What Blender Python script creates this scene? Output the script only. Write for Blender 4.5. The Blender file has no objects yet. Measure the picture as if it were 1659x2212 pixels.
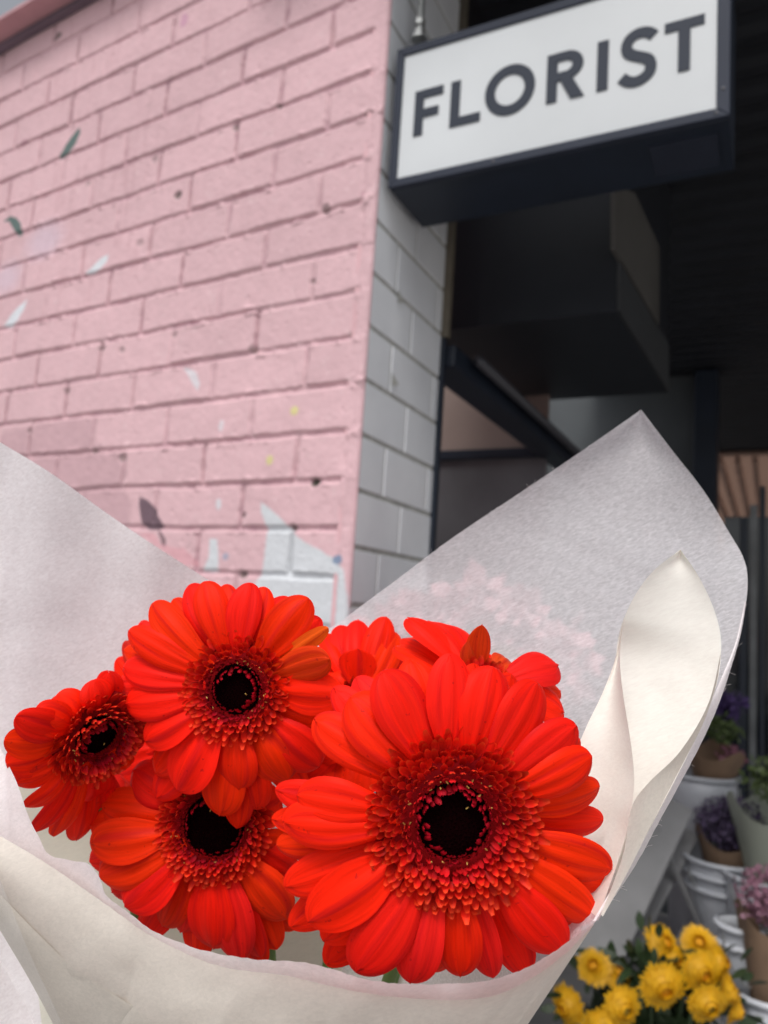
import bpy, math, random
import numpy as np
from mathutils import Vector, Matrix
random.seed(7)
RNG = np.random.RandomState(11)
SC = bpy.context.scene

# ------------------------------------------------------------------ camera, sky, sun, exposure
IW, IH, FPX = 1659.0, 2212.0, 1665.7
PITCH, ROLL = 0.12353, 0.06466
EYE = Vector((0.0, 0.0, 1.5))
_f = Vector((0, math.cos(PITCH), math.sin(PITCH)))
_r0 = Vector((1, 0, 0)); _u0 = Vector((0, -math.sin(PITCH), math.cos(PITCH)))
CR = _r0 * math.cos(ROLL) + _u0 * math.sin(ROLL)
CU = -_r0 * math.sin(ROLL) + _u0 * math.cos(ROLL)
cam_d = bpy.data.cameras.new('camera'); cam = bpy.data.objects.new('camera', cam_d)
SC.collection.objects.link(cam); SC.camera = cam
M = Matrix((CR, CU, -_f)).transposed().to_4x4(); M.translation = EYE
cam.matrix_world = M
cam_d.sensor_fit = 'VERTICAL'; cam_d.sensor_height = 36.0; cam_d.sensor_width = 27.0
cam_d.lens = 36.0 * FPX / IH
cam_d.clip_start = 0.01; cam_d.clip_end = 500
cam_d.dof.use_dof = True; cam_d.dof.focus_distance = 0.285; cam_d.dof.aperture_fstop = 12.5

world = bpy.data.worlds.new('World'); SC.world = world; world.use_nodes = True
wn = world.node_tree; bg = wn.nodes['Background']
sky = wn.nodes.new('ShaderNodeTexSky'); sky.sky_type = 'NISHITA'; sky.sun_disc = False
SUN_EL, SUN_ROT = math.radians(58), math.radians(200)
sky.sun_elevation = SUN_EL; sky.sun_rotation = SUN_ROT
sky.air_density = 0.7; sky.dust_density = 3.5; sky.ozone_density = 0.6
hz = wn.nodes.new('ShaderNodeHueSaturation'); hz.inputs['Saturation'].default_value = 0.25     # overcast: cloud whitens the sky
wn.links.new(sky.outputs[0], hz.inputs['Color']); wn.links.new(hz.outputs[0], bg.inputs[0]); bg.inputs[1].default_value = 0.15
sd = bpy.data.lights.new('sun', 'SUN'); sun = bpy.data.objects.new('sun', sd); SC.collection.objects.link(sun)
sd.energy = 1.3; sd.angle = math.radians(16); sd.color = (1.0, 0.97, 0.93)
sdir = Vector((math.sin(SUN_ROT) * math.cos(SUN_EL), math.cos(SUN_ROT) * math.cos(SUN_EL), math.sin(SUN_EL)))
sun.rotation_euler = sdir.to_track_quat('Z', 'Y').to_euler()
SC.view_settings.view_transform = 'Standard'; SC.view_settings.look = 'None'
SC.view_settings.exposure = 0.18; SC.view_settings.gamma = 1
SC.cycles.max_bounces = 8; SC.cycles.transparent_max_bounces = 16; SC.cycles.transmission_bounces = 6

# ------------------------------------------------------------------ helpers
def ray(px, py):
    return _f + CR * ((px - 829.5) / FPX) - CU * ((py - 1106.0) / FPX)
def at(px, py, depth):
    return EYE + ray(px, py) * depth
def hit(px, py, p0, n):
    d = ray(px, py); return EYE + d * ((p0 - EYE).dot(n) / d.dot(n))

def tag(o, label=None, cat=None, group=None, kind=None):
    if label: o['label'] = label
    if cat: o['category'] = cat
    if group: o['group'] = group
    if kind: o['kind'] = kind
    return o
def empty(name, loc=(0, 0, 0), parent=None):
    o = bpy.data.objects.new(name, None); SC.collection.objects.link(o); o.location = loc
    o.empty_display_size = 0.02
    if parent: o.parent = parent
    return o
def mesh(name, verts, faces, m=None, parent=None, smooth=False, uv=None, col=None, world_coords=True):
    me = bpy.data.meshes.new(name); me.from_pydata([tuple(v) for v in verts], [], faces)
    if uv is not None:
        L = me.uv_layers.new(name='UVMap')
        vi = np.empty(len(me.loops), dtype=np.int32); me.loops.foreach_get('vertex_index', vi)
        L.data.foreach_set('uv', np.asarray(uv, dtype=np.float32)[vi].ravel())
    if col is not None:
        a = me.color_attributes.new('Col', 'FLOAT_COLOR', 'POINT')
        c = np.ones((len(verts), 4), dtype=np.float32); c[:, :3] = np.asarray(col)
        a.data.foreach_set('color', c.ravel())
    if smooth: me.polygons.foreach_set('use_smooth', [True] * len(me.polygons))
    me.update()
    o = bpy.data.objects.new(name, me); SC.collection.objects.link(o)
    if m: me.materials.append(m)
    if parent:
        o.parent = parent
        if world_coords:                       # vertices given in world space, parent is an unrotated Empty
            o.location = -parent.location
    return o

class MB:
    def __init__(s): s.v = []; s.f = []; s.c = []
    def add(s, vs, fs, c=None):
        b = len(s.v); s.v += [tuple(v) for v in vs]; s.f += [tuple(i + b for i in f) for f in fs]
        if c is not None: s.c += [c] * len(vs)
    def box(s, o, a, b, c):                    # corner o, edge vectors a b c
        o, a, b, c = map(Vector, (o, a, b, c))
        vs = [o, o + a, o + a + b, o + b, o + c, o + a + c, o + a + b + c, o + b + c]
        s.add(vs, [(0, 3, 2, 1), (4, 5, 6, 7), (0, 1, 5, 4), (1, 2, 6, 5), (2, 3, 7, 6), (3, 0, 4, 7)])
    def tube(s, pts, r, n=10, cap=True):
        pts = [Vector(p) for p in pts]; rs = r if hasattr(r, '__len__') else [r] * len(pts)
        vs = []; fs = []
        up = Vector((0.13, 0.27, 0.95))
        for i, p in enumerate(pts):
            d = (pts[min(i + 1, len(pts) - 1)] - pts[max(i - 1, 0)]).normalized()
            a = d.cross(up).normalized(); b = d.cross(a)
            for k in range(n):
                t = 2 * math.pi * k / n; vs.append(p + (a * math.cos(t) + b * math.sin(t)) * rs[i])
        for i in range(len(pts) - 1):
            for k in range(n):
                fs.append((i * n + k, i * n + (k + 1) % n, (i + 1) * n + (k + 1) % n, (i + 1) * n + k))
        if cap:
            fs.append(tuple(range(n))[::-1]); fs.append(tuple((len(pts) - 1) * n + k for k in range(n)))
        s.add(vs, fs)
    def lathe(s, c, prof, n=32, axis=Vector((0, 0, 1))):
        axis = Vector(axis).normalized(); a = axis.orthogonal().normalized(); b = axis.cross(a); c = Vector(c)
        vs = []; fs = []
        for (r, h) in prof:
            for k in range(n):
                t = 2 * math.pi * k / n; vs.append(c + axis * h + (a * math.cos(t) + b * math.sin(t)) * r)
        for i in range(len(prof) - 1):
            for k in range(n):
                fs.append((i * n + k, i * n + (k + 1) % n, (i + 1) * n + (k + 1) % n, (i + 1) * n + k))
        s.add(vs, fs)
    def build(s, name, m, parent=None, smooth=False, bevel=0):
        o = mesh(name, s.v, s.f, m, parent, smooth, col=(s.c if s.c else None))
        if bevel:
            md = o.modifiers.new('bevel', 'BEVEL'); md.width = bevel; md.segments = 2; md.limit_method = 'ANGLE'
        return o

def newmat(name):
    m = bpy.data.materials.new(name); m.use_nodes = True
    nt = m.node_tree; return m, nt, nt.nodes, nt.links, nt.nodes['Principled BSDF']
def mat(name, col, rough=0.6, metal=0.0, spec=0.5, noise=0.0, nscale=20.0, bump=0.0, bscale=60.0, trans=0.0, stretch=None):
    m, nt, N, L, P = newmat(name)
    P.inputs['Base Color'].default_value = (*col, 1); P.inputs['Roughness'].default_value = rough
    P.inputs['Metallic'].default_value = metal; P.inputs['Specular IOR Level'].default_value = spec
    tc = N.new('ShaderNodeTexCoord'); src = tc.outputs['Object']
    if stretch:
        mp = N.new('ShaderNodeMapping'); mp.inputs['Scale'].default_value = stretch; L.new(src, mp.inputs[0]); src = mp.outputs[0]
    if noise:
        n = N.new('ShaderNodeTexNoise'); n.inputs['Scale'].default_value = nscale; n.inputs['Detail'].default_value = 6
        L.new(src, n.inputs['Vector'])
        r = N.new('ShaderNodeValToRGB')
        r.color_ramp.elements[0].position = 0.3; r.color_ramp.elements[1].position = 0.7
        r.color_ramp.elements[0].color = (*[c * (1 - noise) for c in col], 1)
        r.color_ramp.elements[1].color = (*[min(1, c * (1 + noise)) for c in col], 1)
        L.new(n.outputs[0], r.inputs[0]); L.new(r.outputs[0], P.inputs['Base Color'])
    if bump:
        n2 = N.new('ShaderNodeTexNoise'); n2.inputs['Scale'].default_value = bscale; n2.inputs['Detail'].default_value = 5
        L.new(src, n2.inputs['Vector'])
        b = N.new('ShaderNodeBump'); b.inputs['Strength'].default_value = bump; b.inputs['Distance'].default_value = 0.002
        L.new(n2.outputs[0], b.inputs['Height']); L.new(b.outputs[0], P.inputs['Normal'])
    if trans:
        t = N.new('ShaderNodeBsdfTranslucent'); t.inputs[0].default_value = (*col, 1)
        mx = N.new('ShaderNodeMixShader'); mx.inputs[0].default_value = trans
        out = [n for n in N if n.type == 'OUTPUT_MATERIAL'][0]
        L.new(P.outputs[0], mx.inputs[1]); L.new(t.outputs[0], mx.inputs[2]); L.new(mx.outputs[0], out.inputs[0])
    return m

def vcol_mat(name, rough=0.5, spec=0.4, bump=0.0, bscale=300, trans=0.0, var=0.0, vscale=30):
    m, nt, N, L, P = newmat(name)
    a = N.new('ShaderNodeAttribute'); a.attribute_name = 'Col'
    src = a.outputs['Color']
    if var:
        tc = N.new('ShaderNodeTexCoord'); n = N.new('ShaderNodeTexNoise'); n.inputs['Scale'].default_value = vscale
        n.inputs['Detail'].default_value = 8; n.inputs['Roughness'].default_value = 0.65; L.new(tc.outputs['Object'], n.inputs['Vector'])
        mr = N.new('ShaderNodeMapRange'); mr.inputs[1].default_value = 0.3; mr.inputs[2].default_value = 0.7
        mr.inputs[3].default_value = 1 - var; mr.inputs[4].default_value = 1 + var
        L.new(n.outputs[0], mr.inputs[0])
        mu = N.new('ShaderNodeVectorMath'); mu.operation = 'SCALE'; L.new(src, mu.inputs[0]); L.new(mr.outputs[0], mu.inputs['Scale'])
        src = mu.outputs[0]
    L.new(src, P.inputs['Base Color']); P.inputs['Roughness'].default_value = rough
    P.inputs['Specular IOR Level'].default_value = spec
    if bump:
        tc = N.new('ShaderNodeTexCoord'); n2 = N.new('ShaderNodeTexNoise'); n2.inputs['Scale'].default_value = bscale
        n2.inputs['Detail'].default_value = 6; L.new(tc.outputs['Object'], n2.inputs['Vector'])
        b = N.new('ShaderNodeBump'); b.inputs['Strength'].default_value = bump; b.inputs['Distance'].default_value = 0.001
        L.new(n2.outputs[0], b.inputs['Height']); L.new(b.outputs[0], P.inputs['Normal'])
    if trans:
        t = N.new('ShaderNodeBsdfTranslucent'); L.new(src, t.inputs[0])
        mx = N.new('ShaderNodeMixShader'); mx.inputs[0].default_value = trans
        out = [n for n in N if n.type == 'OUTPUT_MATERIAL'][0]
        L.new(P.outputs[0], mx.inputs[1]); L.new(t.outputs[0], mx.inputs[2]); L.new(mx.outputs[0], out.inputs[0])
    return m

def vnoise(x, y, scale, seed, octaves=1):
    out = 0; amp = 1; tot = 0
    for o in range(octaves):
        r = np.random.RandomState(seed + o * 17).rand(256, 256)
        X = x * scale; Y = y * scale
        xi = np.floor(X).astype(int); yi = np.floor(Y).astype(int); fx = X - xi; fy = Y - yi
        fx = fx * fx * (3 - 2 * fx); fy = fy * fy * (3 - 2 * fy)
        g = lambda a, b: r[a % 256, b % 256]
        v = (g(xi, yi) * (1 - fx) + g(xi + 1, yi) * fx) * (1 - fy) + (g(xi, yi + 1) * (1 - fx) + g(xi + 1, yi + 1) * fx) * fy
        out = out + v * amp; tot += amp; amp *= 0.5; scale *= 2
    return out / tot            # 0..1

# ------------------------------------------------------------------ ground
gm = mat('paving_concrete', (0.30, 0.29, 0.28), 0.85, noise=0.25, nscale=3, bump=0.5, bscale=80)
g = MB(); g.add([(-120, -120, 0), (120, -120, 0), (120, 120, 0), (-120, 120, 0)], [(0, 1, 2, 3)])
tag(g.build('ground', gm), kind='structure')

# ------------------------------------------------------------------ pink painted brick wall
YAW = 0.565887; X0, Z0, H0 = -0.05122, 1.31486, 1.16508
BH, BL = 0.086, 0.2361
U0 = {1: 0.25813, 0: 0.13177}                       # first upright joint for odd / even courses
WD = Vector((-math.cos(YAW), math.sin(YAW), 0)); WN = Vector((-math.sin(YAW), -math.cos(YAW), 0))
WO = Vector((X0, Z0, 1.5 + H0))                     # corner, at bed joint 0
def wall_uw(px, py):
    p = hit(px, py, WO, WN) - WO
    return p.dot(WD), -p.z
def seg(a, b, st): return np.arange(a, b, st)
TOPW = None
cap_pts = [wall_uw(0, 116), wall_uw(225, 0)]
TOPW = sum(p[1] for p in cap_pts) / 2               # height (below bed 0, so negative) of the wall top
us = np.concatenate([seg(0, 1.36, 0.0023), np.linspace(1.36, 3.0, 90)])
wb = 1.5 + H0
ws = np.concatenate([seg(TOPW - 0.02, 1.36, 0.0023), np.linspace(1.36, wb, 110)])
U, W = np.meshgrid(us, ws, indexing='ij')
Ud = U + (vnoise(U, W, 14, 1, 3) - 0.5) * 0.006 + (vnoise(U, W, 120, 6, 2) - .5) * 0.0022
Wd = W + (vnoise(U, W, 5, 2, 2) - 0.5) * 0.006 + (vnoise(U, W, 60, 3, 3) - 0.5) * 0.0034
course = np.floor(Wd / BH).astype(int)
fw = Wd - course * BH; dbed = np.minimum(fw, BH - fw)
par = (course % 2 != 0)
off = np.where(par, U0[1], U0[0]) + (np.random.RandomState(5).rand(400)[course + 200] - .5) * 0.012
un = (Ud - off) / BL; kb = np.floor(un).astype(int)
fu = (un - kb); dperp = np.minimum(fu, 1 - fu) * BL
near = np.where(fu < .5, kb, kb + 1)
rr = np.random.RandomState(9).rand(300, 300)
pd_ = rr[(course + 150) % 300, (near + 150) % 300]                    # depth of this upright joint
bh_ = 0.0045 * (0.35 + 1.1 * vnoise(U, W, 11, 21, 3))                  # joint half width
edge = np.clip((U - 0.028 - (vnoise(W, W * 0, 40, 30, 2) - .5) * .012) / 0.008, 0, 1)
def sm(x): x = np.clip(x, 0, 1); return x * x * (3 - 2 * x)
gb = (1 - sm((dbed - bh_ * 0.75) / 0.0042)) * edge
pert_w = 0.0046 * (0.3 + 1.4 * vnoise(U, W, 45, 41, 3))
gp = (1 - sm((dperp - pert_w * 0.7) / 0.0045)) * edge * np.clip(0.30 + 1.1 * pd_ - 0.35 * (vnoise(U, W, 55, 44, 2)), 0.12, 1)
depth = np.maximum(gb * (0.0038 + 0.0030 * vnoise(U, W, 9, 50, 2)), gp * 0.0095)
qk = np.exp(-((U - 0.030) / 0.006) ** 2) * np.clip(vnoise(U, W, 22, 60, 3) - .42, 0, 1) * 0.012
face = (vnoise(U, W, 16, 70, 3) - .5) * 0.0030 + (vnoise(U, W, 130, 71, 3) - .5) * 0.0012 - np.clip(vnoise(U, W, 75, 73, 2) - .80, 0, 1) * .012
tilt = (rr[(course * 3 + 50) % 300, (kb * 7 + 80) % 300] - .5) * 0.0025
drip = np.clip(vnoise(U, W, 48, 75, 3) - .60, 0, 1) * 0.020 * sm((0.016 - dbed) / 0.012)
corner_round = 0.006 * np.clip(1 - U / 0.006, 0, 1) ** 2
Hh = -depth - qk + face + tilt * (1 - np.maximum(gb, gp)) + drip * (1 - gb * .3) - corner_round
col = np.empty(U.shape + (3,)); col[:] = (0.65, 0.425, 0.455)
col *= (0.93 + 0.14 * vnoise(U, W, 4, 80, 4))[..., None]
col *= (1 + .07 * (rr[(course * 5 + 20) % 300, (kb * 3 + 60) % 300] - .5) * (1 - np.maximum(gb, gp)))[..., None]
strk = np.clip(vnoise(U * 5, W, 14, 83, 4) - .58, 0, 1) * np.clip(vnoise(U, W, 3, 84, 2) * 2 - .8, 0, 1)       # grimy run marks and scuffs
col *= (1 - 0.9 * strk[..., None] * np.array([.5, .75, .7]))
scuf = np.clip(vnoise(U, W, 90, 86, 3) - .70, 0, 1) * 2.2
col = col * (1 - scuf[..., None]) + np.array((.72, .55, .56)) * scuf[..., None]
dirt = np.clip(depth / 0.006, 0, 1) * np.clip(vnoise(U, W, 30, 90, 3) * 1.5 - .35, 0, 1)
col *= (1 - 0.34 * dirt[..., None] * np.array([0.75, 1.0, 0.85]))
# holes (px centre, radius px, depth m, colour)
def blob(px, py, rx, ry, rot=0):
    u, w = wall_uw(px, py); u2, _ = wall_uw(px - rx, py); _, w2 = wall_uw(px, py + ry)
    a = abs(u2 - u); b = abs(w2 - w)
    du = U - u; dw = W - w; c, s = math.cos(rot), math.sin(rot)
    return np.sqrt(((du * c + dw * s) / a) ** 2 + ((-du * s + dw * c) / b) ** 2) + (vnoise(U, W, 200, 95, 2) - .5) * .5
T = .26455
def paint(mask, c, a=1.0):
    global col
    m = (mask * a)[..., None]; col = col * (1 - m) + np.array(c) * m
def poly(pts, ox, oy, c, a=1.0, soft=0.0022, wob=0.004):
    P = [wall_uw(ox + x * T, oy + y * T) for x, y in pts]
    x = U + (vnoise(U, W, 60, 97, 2) - .5) * wob; y = W + (vnoise(U, W, 60, 98, 2) - .5) * wob
    inside = np.zeros(U.shape, bool); dist = np.full(U.shape, 9.0)
    for i in range(len(P)):
        x1, y1 = P[i]; x2, y2 = P[(i + 1) % len(P)]
        cr_ = ((y1 > y) != (y2 > y)) & (x < (x2 - x1) * (y - y1) / ((y2 - y1) or 1e-9) + x1); inside ^= cr_
        dx, dy = x2 - x1, y2 - y1; t = np.clip(((x - x1) * dx + (y - y1) * dy) / (dx * dx + dy * dy), 0, 1)
        dist = np.minimum(dist, np.hypot(x - x1 - t * dx, y - y1 - t * dy))
    sd_ = np.where(inside, dist, -dist); paint(np.clip(sd_ / soft + .5, 0, 1), c, a)
GREEN = (0.105, 0.15, 0.14); WHITE = (0.66, 0.68, 0.72); LAV = (0.60, 0.55, 0.68); GREY = (0.60, 0.62, 0.65)
poly([(0, 220), (500, 110), (770, 90), (760, 300), (1030, 400), (1040, 560), (980, 680), (1060, 720), (1060, 960), (600, 900), (0, 600)], 0, 877.8, (0.52, 0.33, 0.36), .8, .01, .02)
paint(np.clip(1.5 - blob(95, 520, 34, 34), 0, 1), LAV, .35); paint(np.clip(1.5 - blob(15, 600, 26, 30), 0, 1), LAV, .35)
poly([(650, 1040), (655, 1080), (620, 1170), (570, 1240), (520, 1280), (475, 1300), (510, 1230), (560, 1150), (610, 1080)], 0, 0, GREEN)
poly([(30, 150), (80, 110), (130, 115), (165, 160), (180, 220), (175, 270), (145, 275), (125, 230), (95, 190), (75, 150), (40, 155)], 0, 438.9, GREEN)
poly([(890, 420), (872, 480), (820, 540), (750, 575), (695, 582), (740, 540), (790, 480), (840, 440)], 0, 438.9, WHITE)
poly([(225, 785), (205, 850), (150, 950), (90, 1008), (25, 1010), (70, 950), (110, 890), (160, 840)], 0, 438.9, WHITE)
poly([(1500, 1350), (1560, 1350), (1600, 1380), (1640, 1480), (1620, 1535), (1580, 1480), (1550, 1420)], 0, 438.9, WHITE, .7)
poly([(1135, 735), (1200, 760), (1260, 830), (1310, 920), (1335, 980), (1290, 1012), (1200, 1010), (1160, 960), (1140, 880), (1130, 800)], 0, 877.8, (0.16, 0.10, 0.125), 1, .003)
poly([(1285, 1005), (1310, 1020), (1352, 1090), (1352, 1160), (1325, 1150), (1310, 1090)], 0, 877.8, (0.24, 0.15, 0.17))
poly([(1130, 1030), (1260, 1040), (1310, 1130), (1500, 1160), (1640, 1300), (1500, 1300), (1300, 1150)], 0, 877.8, (0.66, 0.34, 0.38), .7)
YEL = (0.66, 0.60, 0.26)
for cx_, cy_, rx_, ry_, c_, a_ in [(438.9 + 745 * T, 877.8 + 35 * T, 9, 10, YEL, .9), (438.9 + 545 * T, 877.8 + 440 * T, 8, 11, YEL, .85),
        (438.9 + 150 * T, 877.8 + 160 * T, 6, 12, WHITE, .6), (438.9 + 125 * T, 877.8 + 800 * T, 6, 12, WHITE, .8),
        (1500 * T, 160 * T, 8, 15, (0.52, 0.26, 0.38), .7), (195 * T, 1170 * T, 9, 7, (0.40, 0.20, 0.25), .7),
        (438.9 + 180 * T, 877.8 + 1225 * T, 7, 8, (0.30, 0.36, 0.48), .7), (438.9 + 1095 * T, 877.8 + 1250 * T, 10, 12, (0.16, 0.24, 0.36), .9),
        (438.9 + 1305 * T, 1585 * T, 6, 7, (0.48, 0.27, 0.31), .7)]:
    pass
poly([(470, 775), (560, 850), (650, 930), (760, 1050), (900, 1150), (1050, 1225), (1150, 1350), (1185, 1659), (1190, 2600), (-900, 2600), (300, 1659), (400, 1500), (440, 1420), (485, 1330), (500, 1150), (515, 1000), (500, 940), (470, 860)], 438.9, 877.8, GREY, 1, .004)
poly([(50, 1080), (110, 1080), (125, 1200), (120, 1345), (60, 1360), (-10, 1350), (40, 1240)], 438.9, 877.8, GREY, 1, .004)
for cx_, cy_, rx_, ry_, c_, a_ in [(438.9 + 745 * T, 877.8 + 35 * T, 9, 10, YEL, .9), (438.9 + 545 * T, 877.8 + 440 * T, 8, 11, YEL, .85),
        (438.9 + 150 * T, 877.8 + 160 * T, 6, 12, WHITE, .6), (438.9 + 125 * T, 877.8 + 800 * T, 6, 12, WHITE, .8),
        (1500 * T, 160 * T, 8, 15, (0.52, 0.26, 0.38), .7), (195 * T, 1170 * T, 9, 7, (0.40, 0.20, 0.25), .7),
        (438.9 + 180 * T, 877.8 + 1225 * T, 7, 8, (0.30, 0.36, 0.48), .7), (438.9 + 1095 * T, 877.8 + 1250 * T, 10, 12, (0.16, 0.24, 0.36), .9),
        (438.9 + 1305 * T, 1585 * T, 6, 7, (0.48, 0.27, 0.31), .7)]:
    paint(np.clip((1.15 - blob(cx_, cy_, rx_, ry_)) * 3, 0, 1), c_, a_)
for px_, py_, r_, dk in [(465 * T, 295 * T, 7, .8), (1450 * T, 1590 * T, 7, .75), (1145 * T, 438.9 + 325 * T, 7, .3), (990 * T, 438.9 + 1200 * T, 6, .4),
        (825 * T, 438.9 + 1180 * T, 6, .5), (545 * T, 438.9 + 1530 * T, 6, .5), (438.9 + 1000 * T, 438.9 + 42 * T, 8, .5), (438.9 + 1350 * T, 925 * T, 6, .8),
        (438.9 + 905 * T, 877.8 + 622 * T, 9, 1.), (438.9 + 260 * T, 1040 * T, 6, .6), (438.9 + 615 * T, 855 * T, 5, .7), (438.9 + 1255 * T, 438.9 + 705 * T, 6, .5),
        (438.9 + 1210 * T, 438.9 + 1070 * T, 6, .4), (438.9 + 890 * T, 438.9 + 630 * T, 6, .5), (438.9 + 400 * T, 438.9 + 1195 * T, 7, .5), (240 * T, 877.8 + 200 * T, 5, .4),
        (438.9 + 325 * T, 877.8 + 890 * T, 6, .5), (438.9 + 310 * T, 877.8 + 1370 * T, 8, .7), (760 * T, 877.8 + 360 * T, 6, .5), (1000 * T, 877.8 + 420 * T, 8, .5),
        (438.9 + 730 * T, 877.8 + 985 * T, 7, .6), (1260 * T, 1300 * T, 6, .35), (720 * T, 1500 * T, 5, .3), (1420 * T, 438.9 + 1075 * T, 6, .4), (1215 * T, 860 * T, 5, .1)]:
    b_ = np.clip((1.3 - blob(px_, py_, r_, r_)) * 2, 0, 1)
    Hh = Hh - b_ * 0.006 * dk; paint(b_, (0.07, 0.065, 0.05), dk)
col *= (1 - .20 * np.clip(gp, 0, 1) * (1 - gb))[..., None]
pos = (np.array(WO)[None, None] + U[..., None] * np.array(WD) + Hh[..., None] * np.array(WN))
pos[..., 2] = WO.z - W
nu, nw = U.shape
idx = np.arange(nu * nw).reshape(nu, nw)
q = np.stack([idx[:-1, :-1], idx[:-1, 1:], idx[1:, 1:], idx[1:, :-1]], -1).reshape(-1, 4)[:, ::-1]
V = pos.reshape(-1, 3)
def bigmesh(name, V, q, m, parent, colr=None):
    me = bpy.data.meshes.new(name)
    me.vertices.add(len(V)); me.vertices.foreach_set('co', V.astype(np.float32).ravel())
    me.loops.add(q.size); me.loops.foreach_set('vertex_index', q.astype(np.int32).ravel())
    me.polygons.add(len(q)); me.polygons.foreach_set('loop_start', np.arange(0, q.size, 4, dtype=np.int32))
    me.polygons.foreach_set('use_smooth', np.ones(len(q), bool))
    me.update(calc_edges=True); me.validate()
    if colr is not None:
        a = me.color_attributes.new('Col', 'FLOAT_COLOR', 'POINT')
        c = np.ones((len(V), 4), np.float32); c[:, :3] = colr; a.data.foreach_set('color', c.ravel())
    me.materials.append(m)
    o = bpy.data.objects.new(name, me); SC.collection.objects.link(o); o.parent = parent; o.location = -parent.location
    return o
brick_m = vcol_mat('painted_brick', 0.62, 0.35, bump=0.5, bscale=260, var=0.05, vscale=35)
wall = empty('brick_wall', (WO.x, WO.y, 0))
tag(wall, 'pink painted brick wall with scattered mural leaves and a grey patch at its foot', 'wall')
bigmesh('painted_brick_face', V, q, brick_m, wall, col.reshape(-1, 3))
pink_plain = mat('pink_render', (0.66, 0.40, 0.43), 0.6, noise=0.06, nscale=8, bump=0.4, bscale=90)
zt = WO.z - TOPW
b = MB(); b.box(WO + WN * -0.012 + WD * 0.12 + Vector((0, 0, -WO.z)), WD * 2.88, -WN * 0.2, Vector((0, 0, zt - 0.03))); b.build('wall_core', pink_plain, wall)
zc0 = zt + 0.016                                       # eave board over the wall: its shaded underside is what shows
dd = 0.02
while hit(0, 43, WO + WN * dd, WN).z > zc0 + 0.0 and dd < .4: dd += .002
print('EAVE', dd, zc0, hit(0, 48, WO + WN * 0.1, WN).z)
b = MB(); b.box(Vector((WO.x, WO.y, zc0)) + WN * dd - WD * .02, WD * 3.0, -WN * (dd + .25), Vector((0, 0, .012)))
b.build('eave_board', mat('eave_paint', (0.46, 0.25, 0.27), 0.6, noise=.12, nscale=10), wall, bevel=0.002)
b = MB(); b.box(Vector((WO.x, WO.y, zc0 - .016)) + WN * .020 - WD * .02, WD * 3.0, -WN * .018, Vector((0, 0, .015)))  # dark strip whose colour stands for the shadow under the eave
b.build('painted_shade_strip', mat('eave_shade_colour', (0.15, 0.11, 0.14), .7, noise=.15, nscale=10), wall)

# ------------------------------------------------------------------ tiled return wall of the shop
A = math.radians(27.0)
DT = Vector((math.sin(A), math.cos(A), 0)); E1 = Vector((math.cos(A), -math.sin(A), 0))
SO = Vector((WO.x, WO.y, 0)) - E1 * 0.0045             # shop frame: e along E1, s along DT, z up
def SP(e, s, z): return SO + E1 * e + DT * s + Vector((0, 0, z))
def on_s(px, py, s):
    p = hit(px, py, SO + DT * s, DT) - SO; return p.dot(E1), p.z
def on_e(px, py, e):
    p = hit(px, py, SO + E1 * e, E1) - SO; return p.dot(DT), p.z
def on_z(px, py, z):
    p = hit(px, py, Vector((0, 0, z)), Vector((0, 0, 1))) - SO; return p.dot(E1), p.dot(DT)
def sbox(mb, e0, e1, s0, s1, z0, z1):
    mb.box(SP(e0, s0, z0), E1 * (e1 - e0), DT * (s1 - s0), Vector((0, 0, z1 - z0)))
grout = mat('grey_grout', (0.46, 0.46, 0.43), 0.9, noise=.2, nscale=60)
tile_m = mat('glazed_white_tile', (0.90, 0.92, 0.96), 0.12, spec=0.55, noise=0.05, nscale=9, bump=0.12, bscale=14)
s_end = on_e(960, 600, 0.004)[0]
tw = empty('tiled_wall', tuple(SP(0, 0, 0)))
tag(tw, 'glazed white tiled wall end with grey grout beside the pink bricks', 'wall')
b = MB(); sbox(b, -0.035, 0.0018, 0.016, s_end, 0, 3.3); b.build('grout_backing', grout, tw)
tz = [on_e(806.7, 468.7, .004)[1], on_e(763, 1181, .004)[1]]; TH = (tz[0] - tz[1]) / 6.0
sj = [on_e(860, 560, .004)[0], on_e(893, 650, .004)[0]]
b = MB(); n0 = int(tz[0] / TH) + 1; rt = random.Random(3)
for k in range(-9, n0 + 1):
    z1 = tz[0] - k * TH; z0 = z1 - TH
    if z0 < 0 or z1 > 3.3: continue
    j = sj[k % 2]; cuts = [c for c in (j - 2 * 0.197, j - .197, j, j + .197, j + .394) if 0.02 < c < s_end - .01]
    cuts = [0.010] + cuts + [s_end]
    for c0, c1 in zip(cuts[:-1], cuts[1:]):
        o_ = rt.uniform(0, .0012)
        sbox(b, 0.0003, 0.0040 + o_ * .5, c0 + (.0035 if c0 > .011 else 0), c1 - (.0035 if c1 < s_end else 0), z0 + .0045, z1 - .0045)
b.build('wall_tiles', tile_m, tw, bevel=0.0015)
b = MB(); sbox(b, -.03, .0050, .0050, .0098, 0, zt - .005); b.build('painted_corner', pink_plain, wall, bevel=.0015)
for (px_, py_) in [(851, 822), (864, 643)]:
    s_, z_ = on_e(px_, py_, .006); m_ = MB()
    m_.add([SP(.0072, s_ - .012, z_ + .012), SP(.0072, s_ - .010, z_ - .014), SP(.0072, s_ + .02, z_ - .002)], [(0, 1, 2)])
    m_.build('chipped_patch', grout, tw)
navy = mat('navy_painted_steel', (0.014, 0.021, 0.036), 0.45, noise=.2, nscale=6)
black = mat('dark_soffit', (0.016, 0.018, 0.024), 0.6, noise=.2, nscale=4)
brown = mat('weathered_brown_trim', (0.14, 0.12, 0.09), 0.6, noise=.2, nscale=20)
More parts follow.
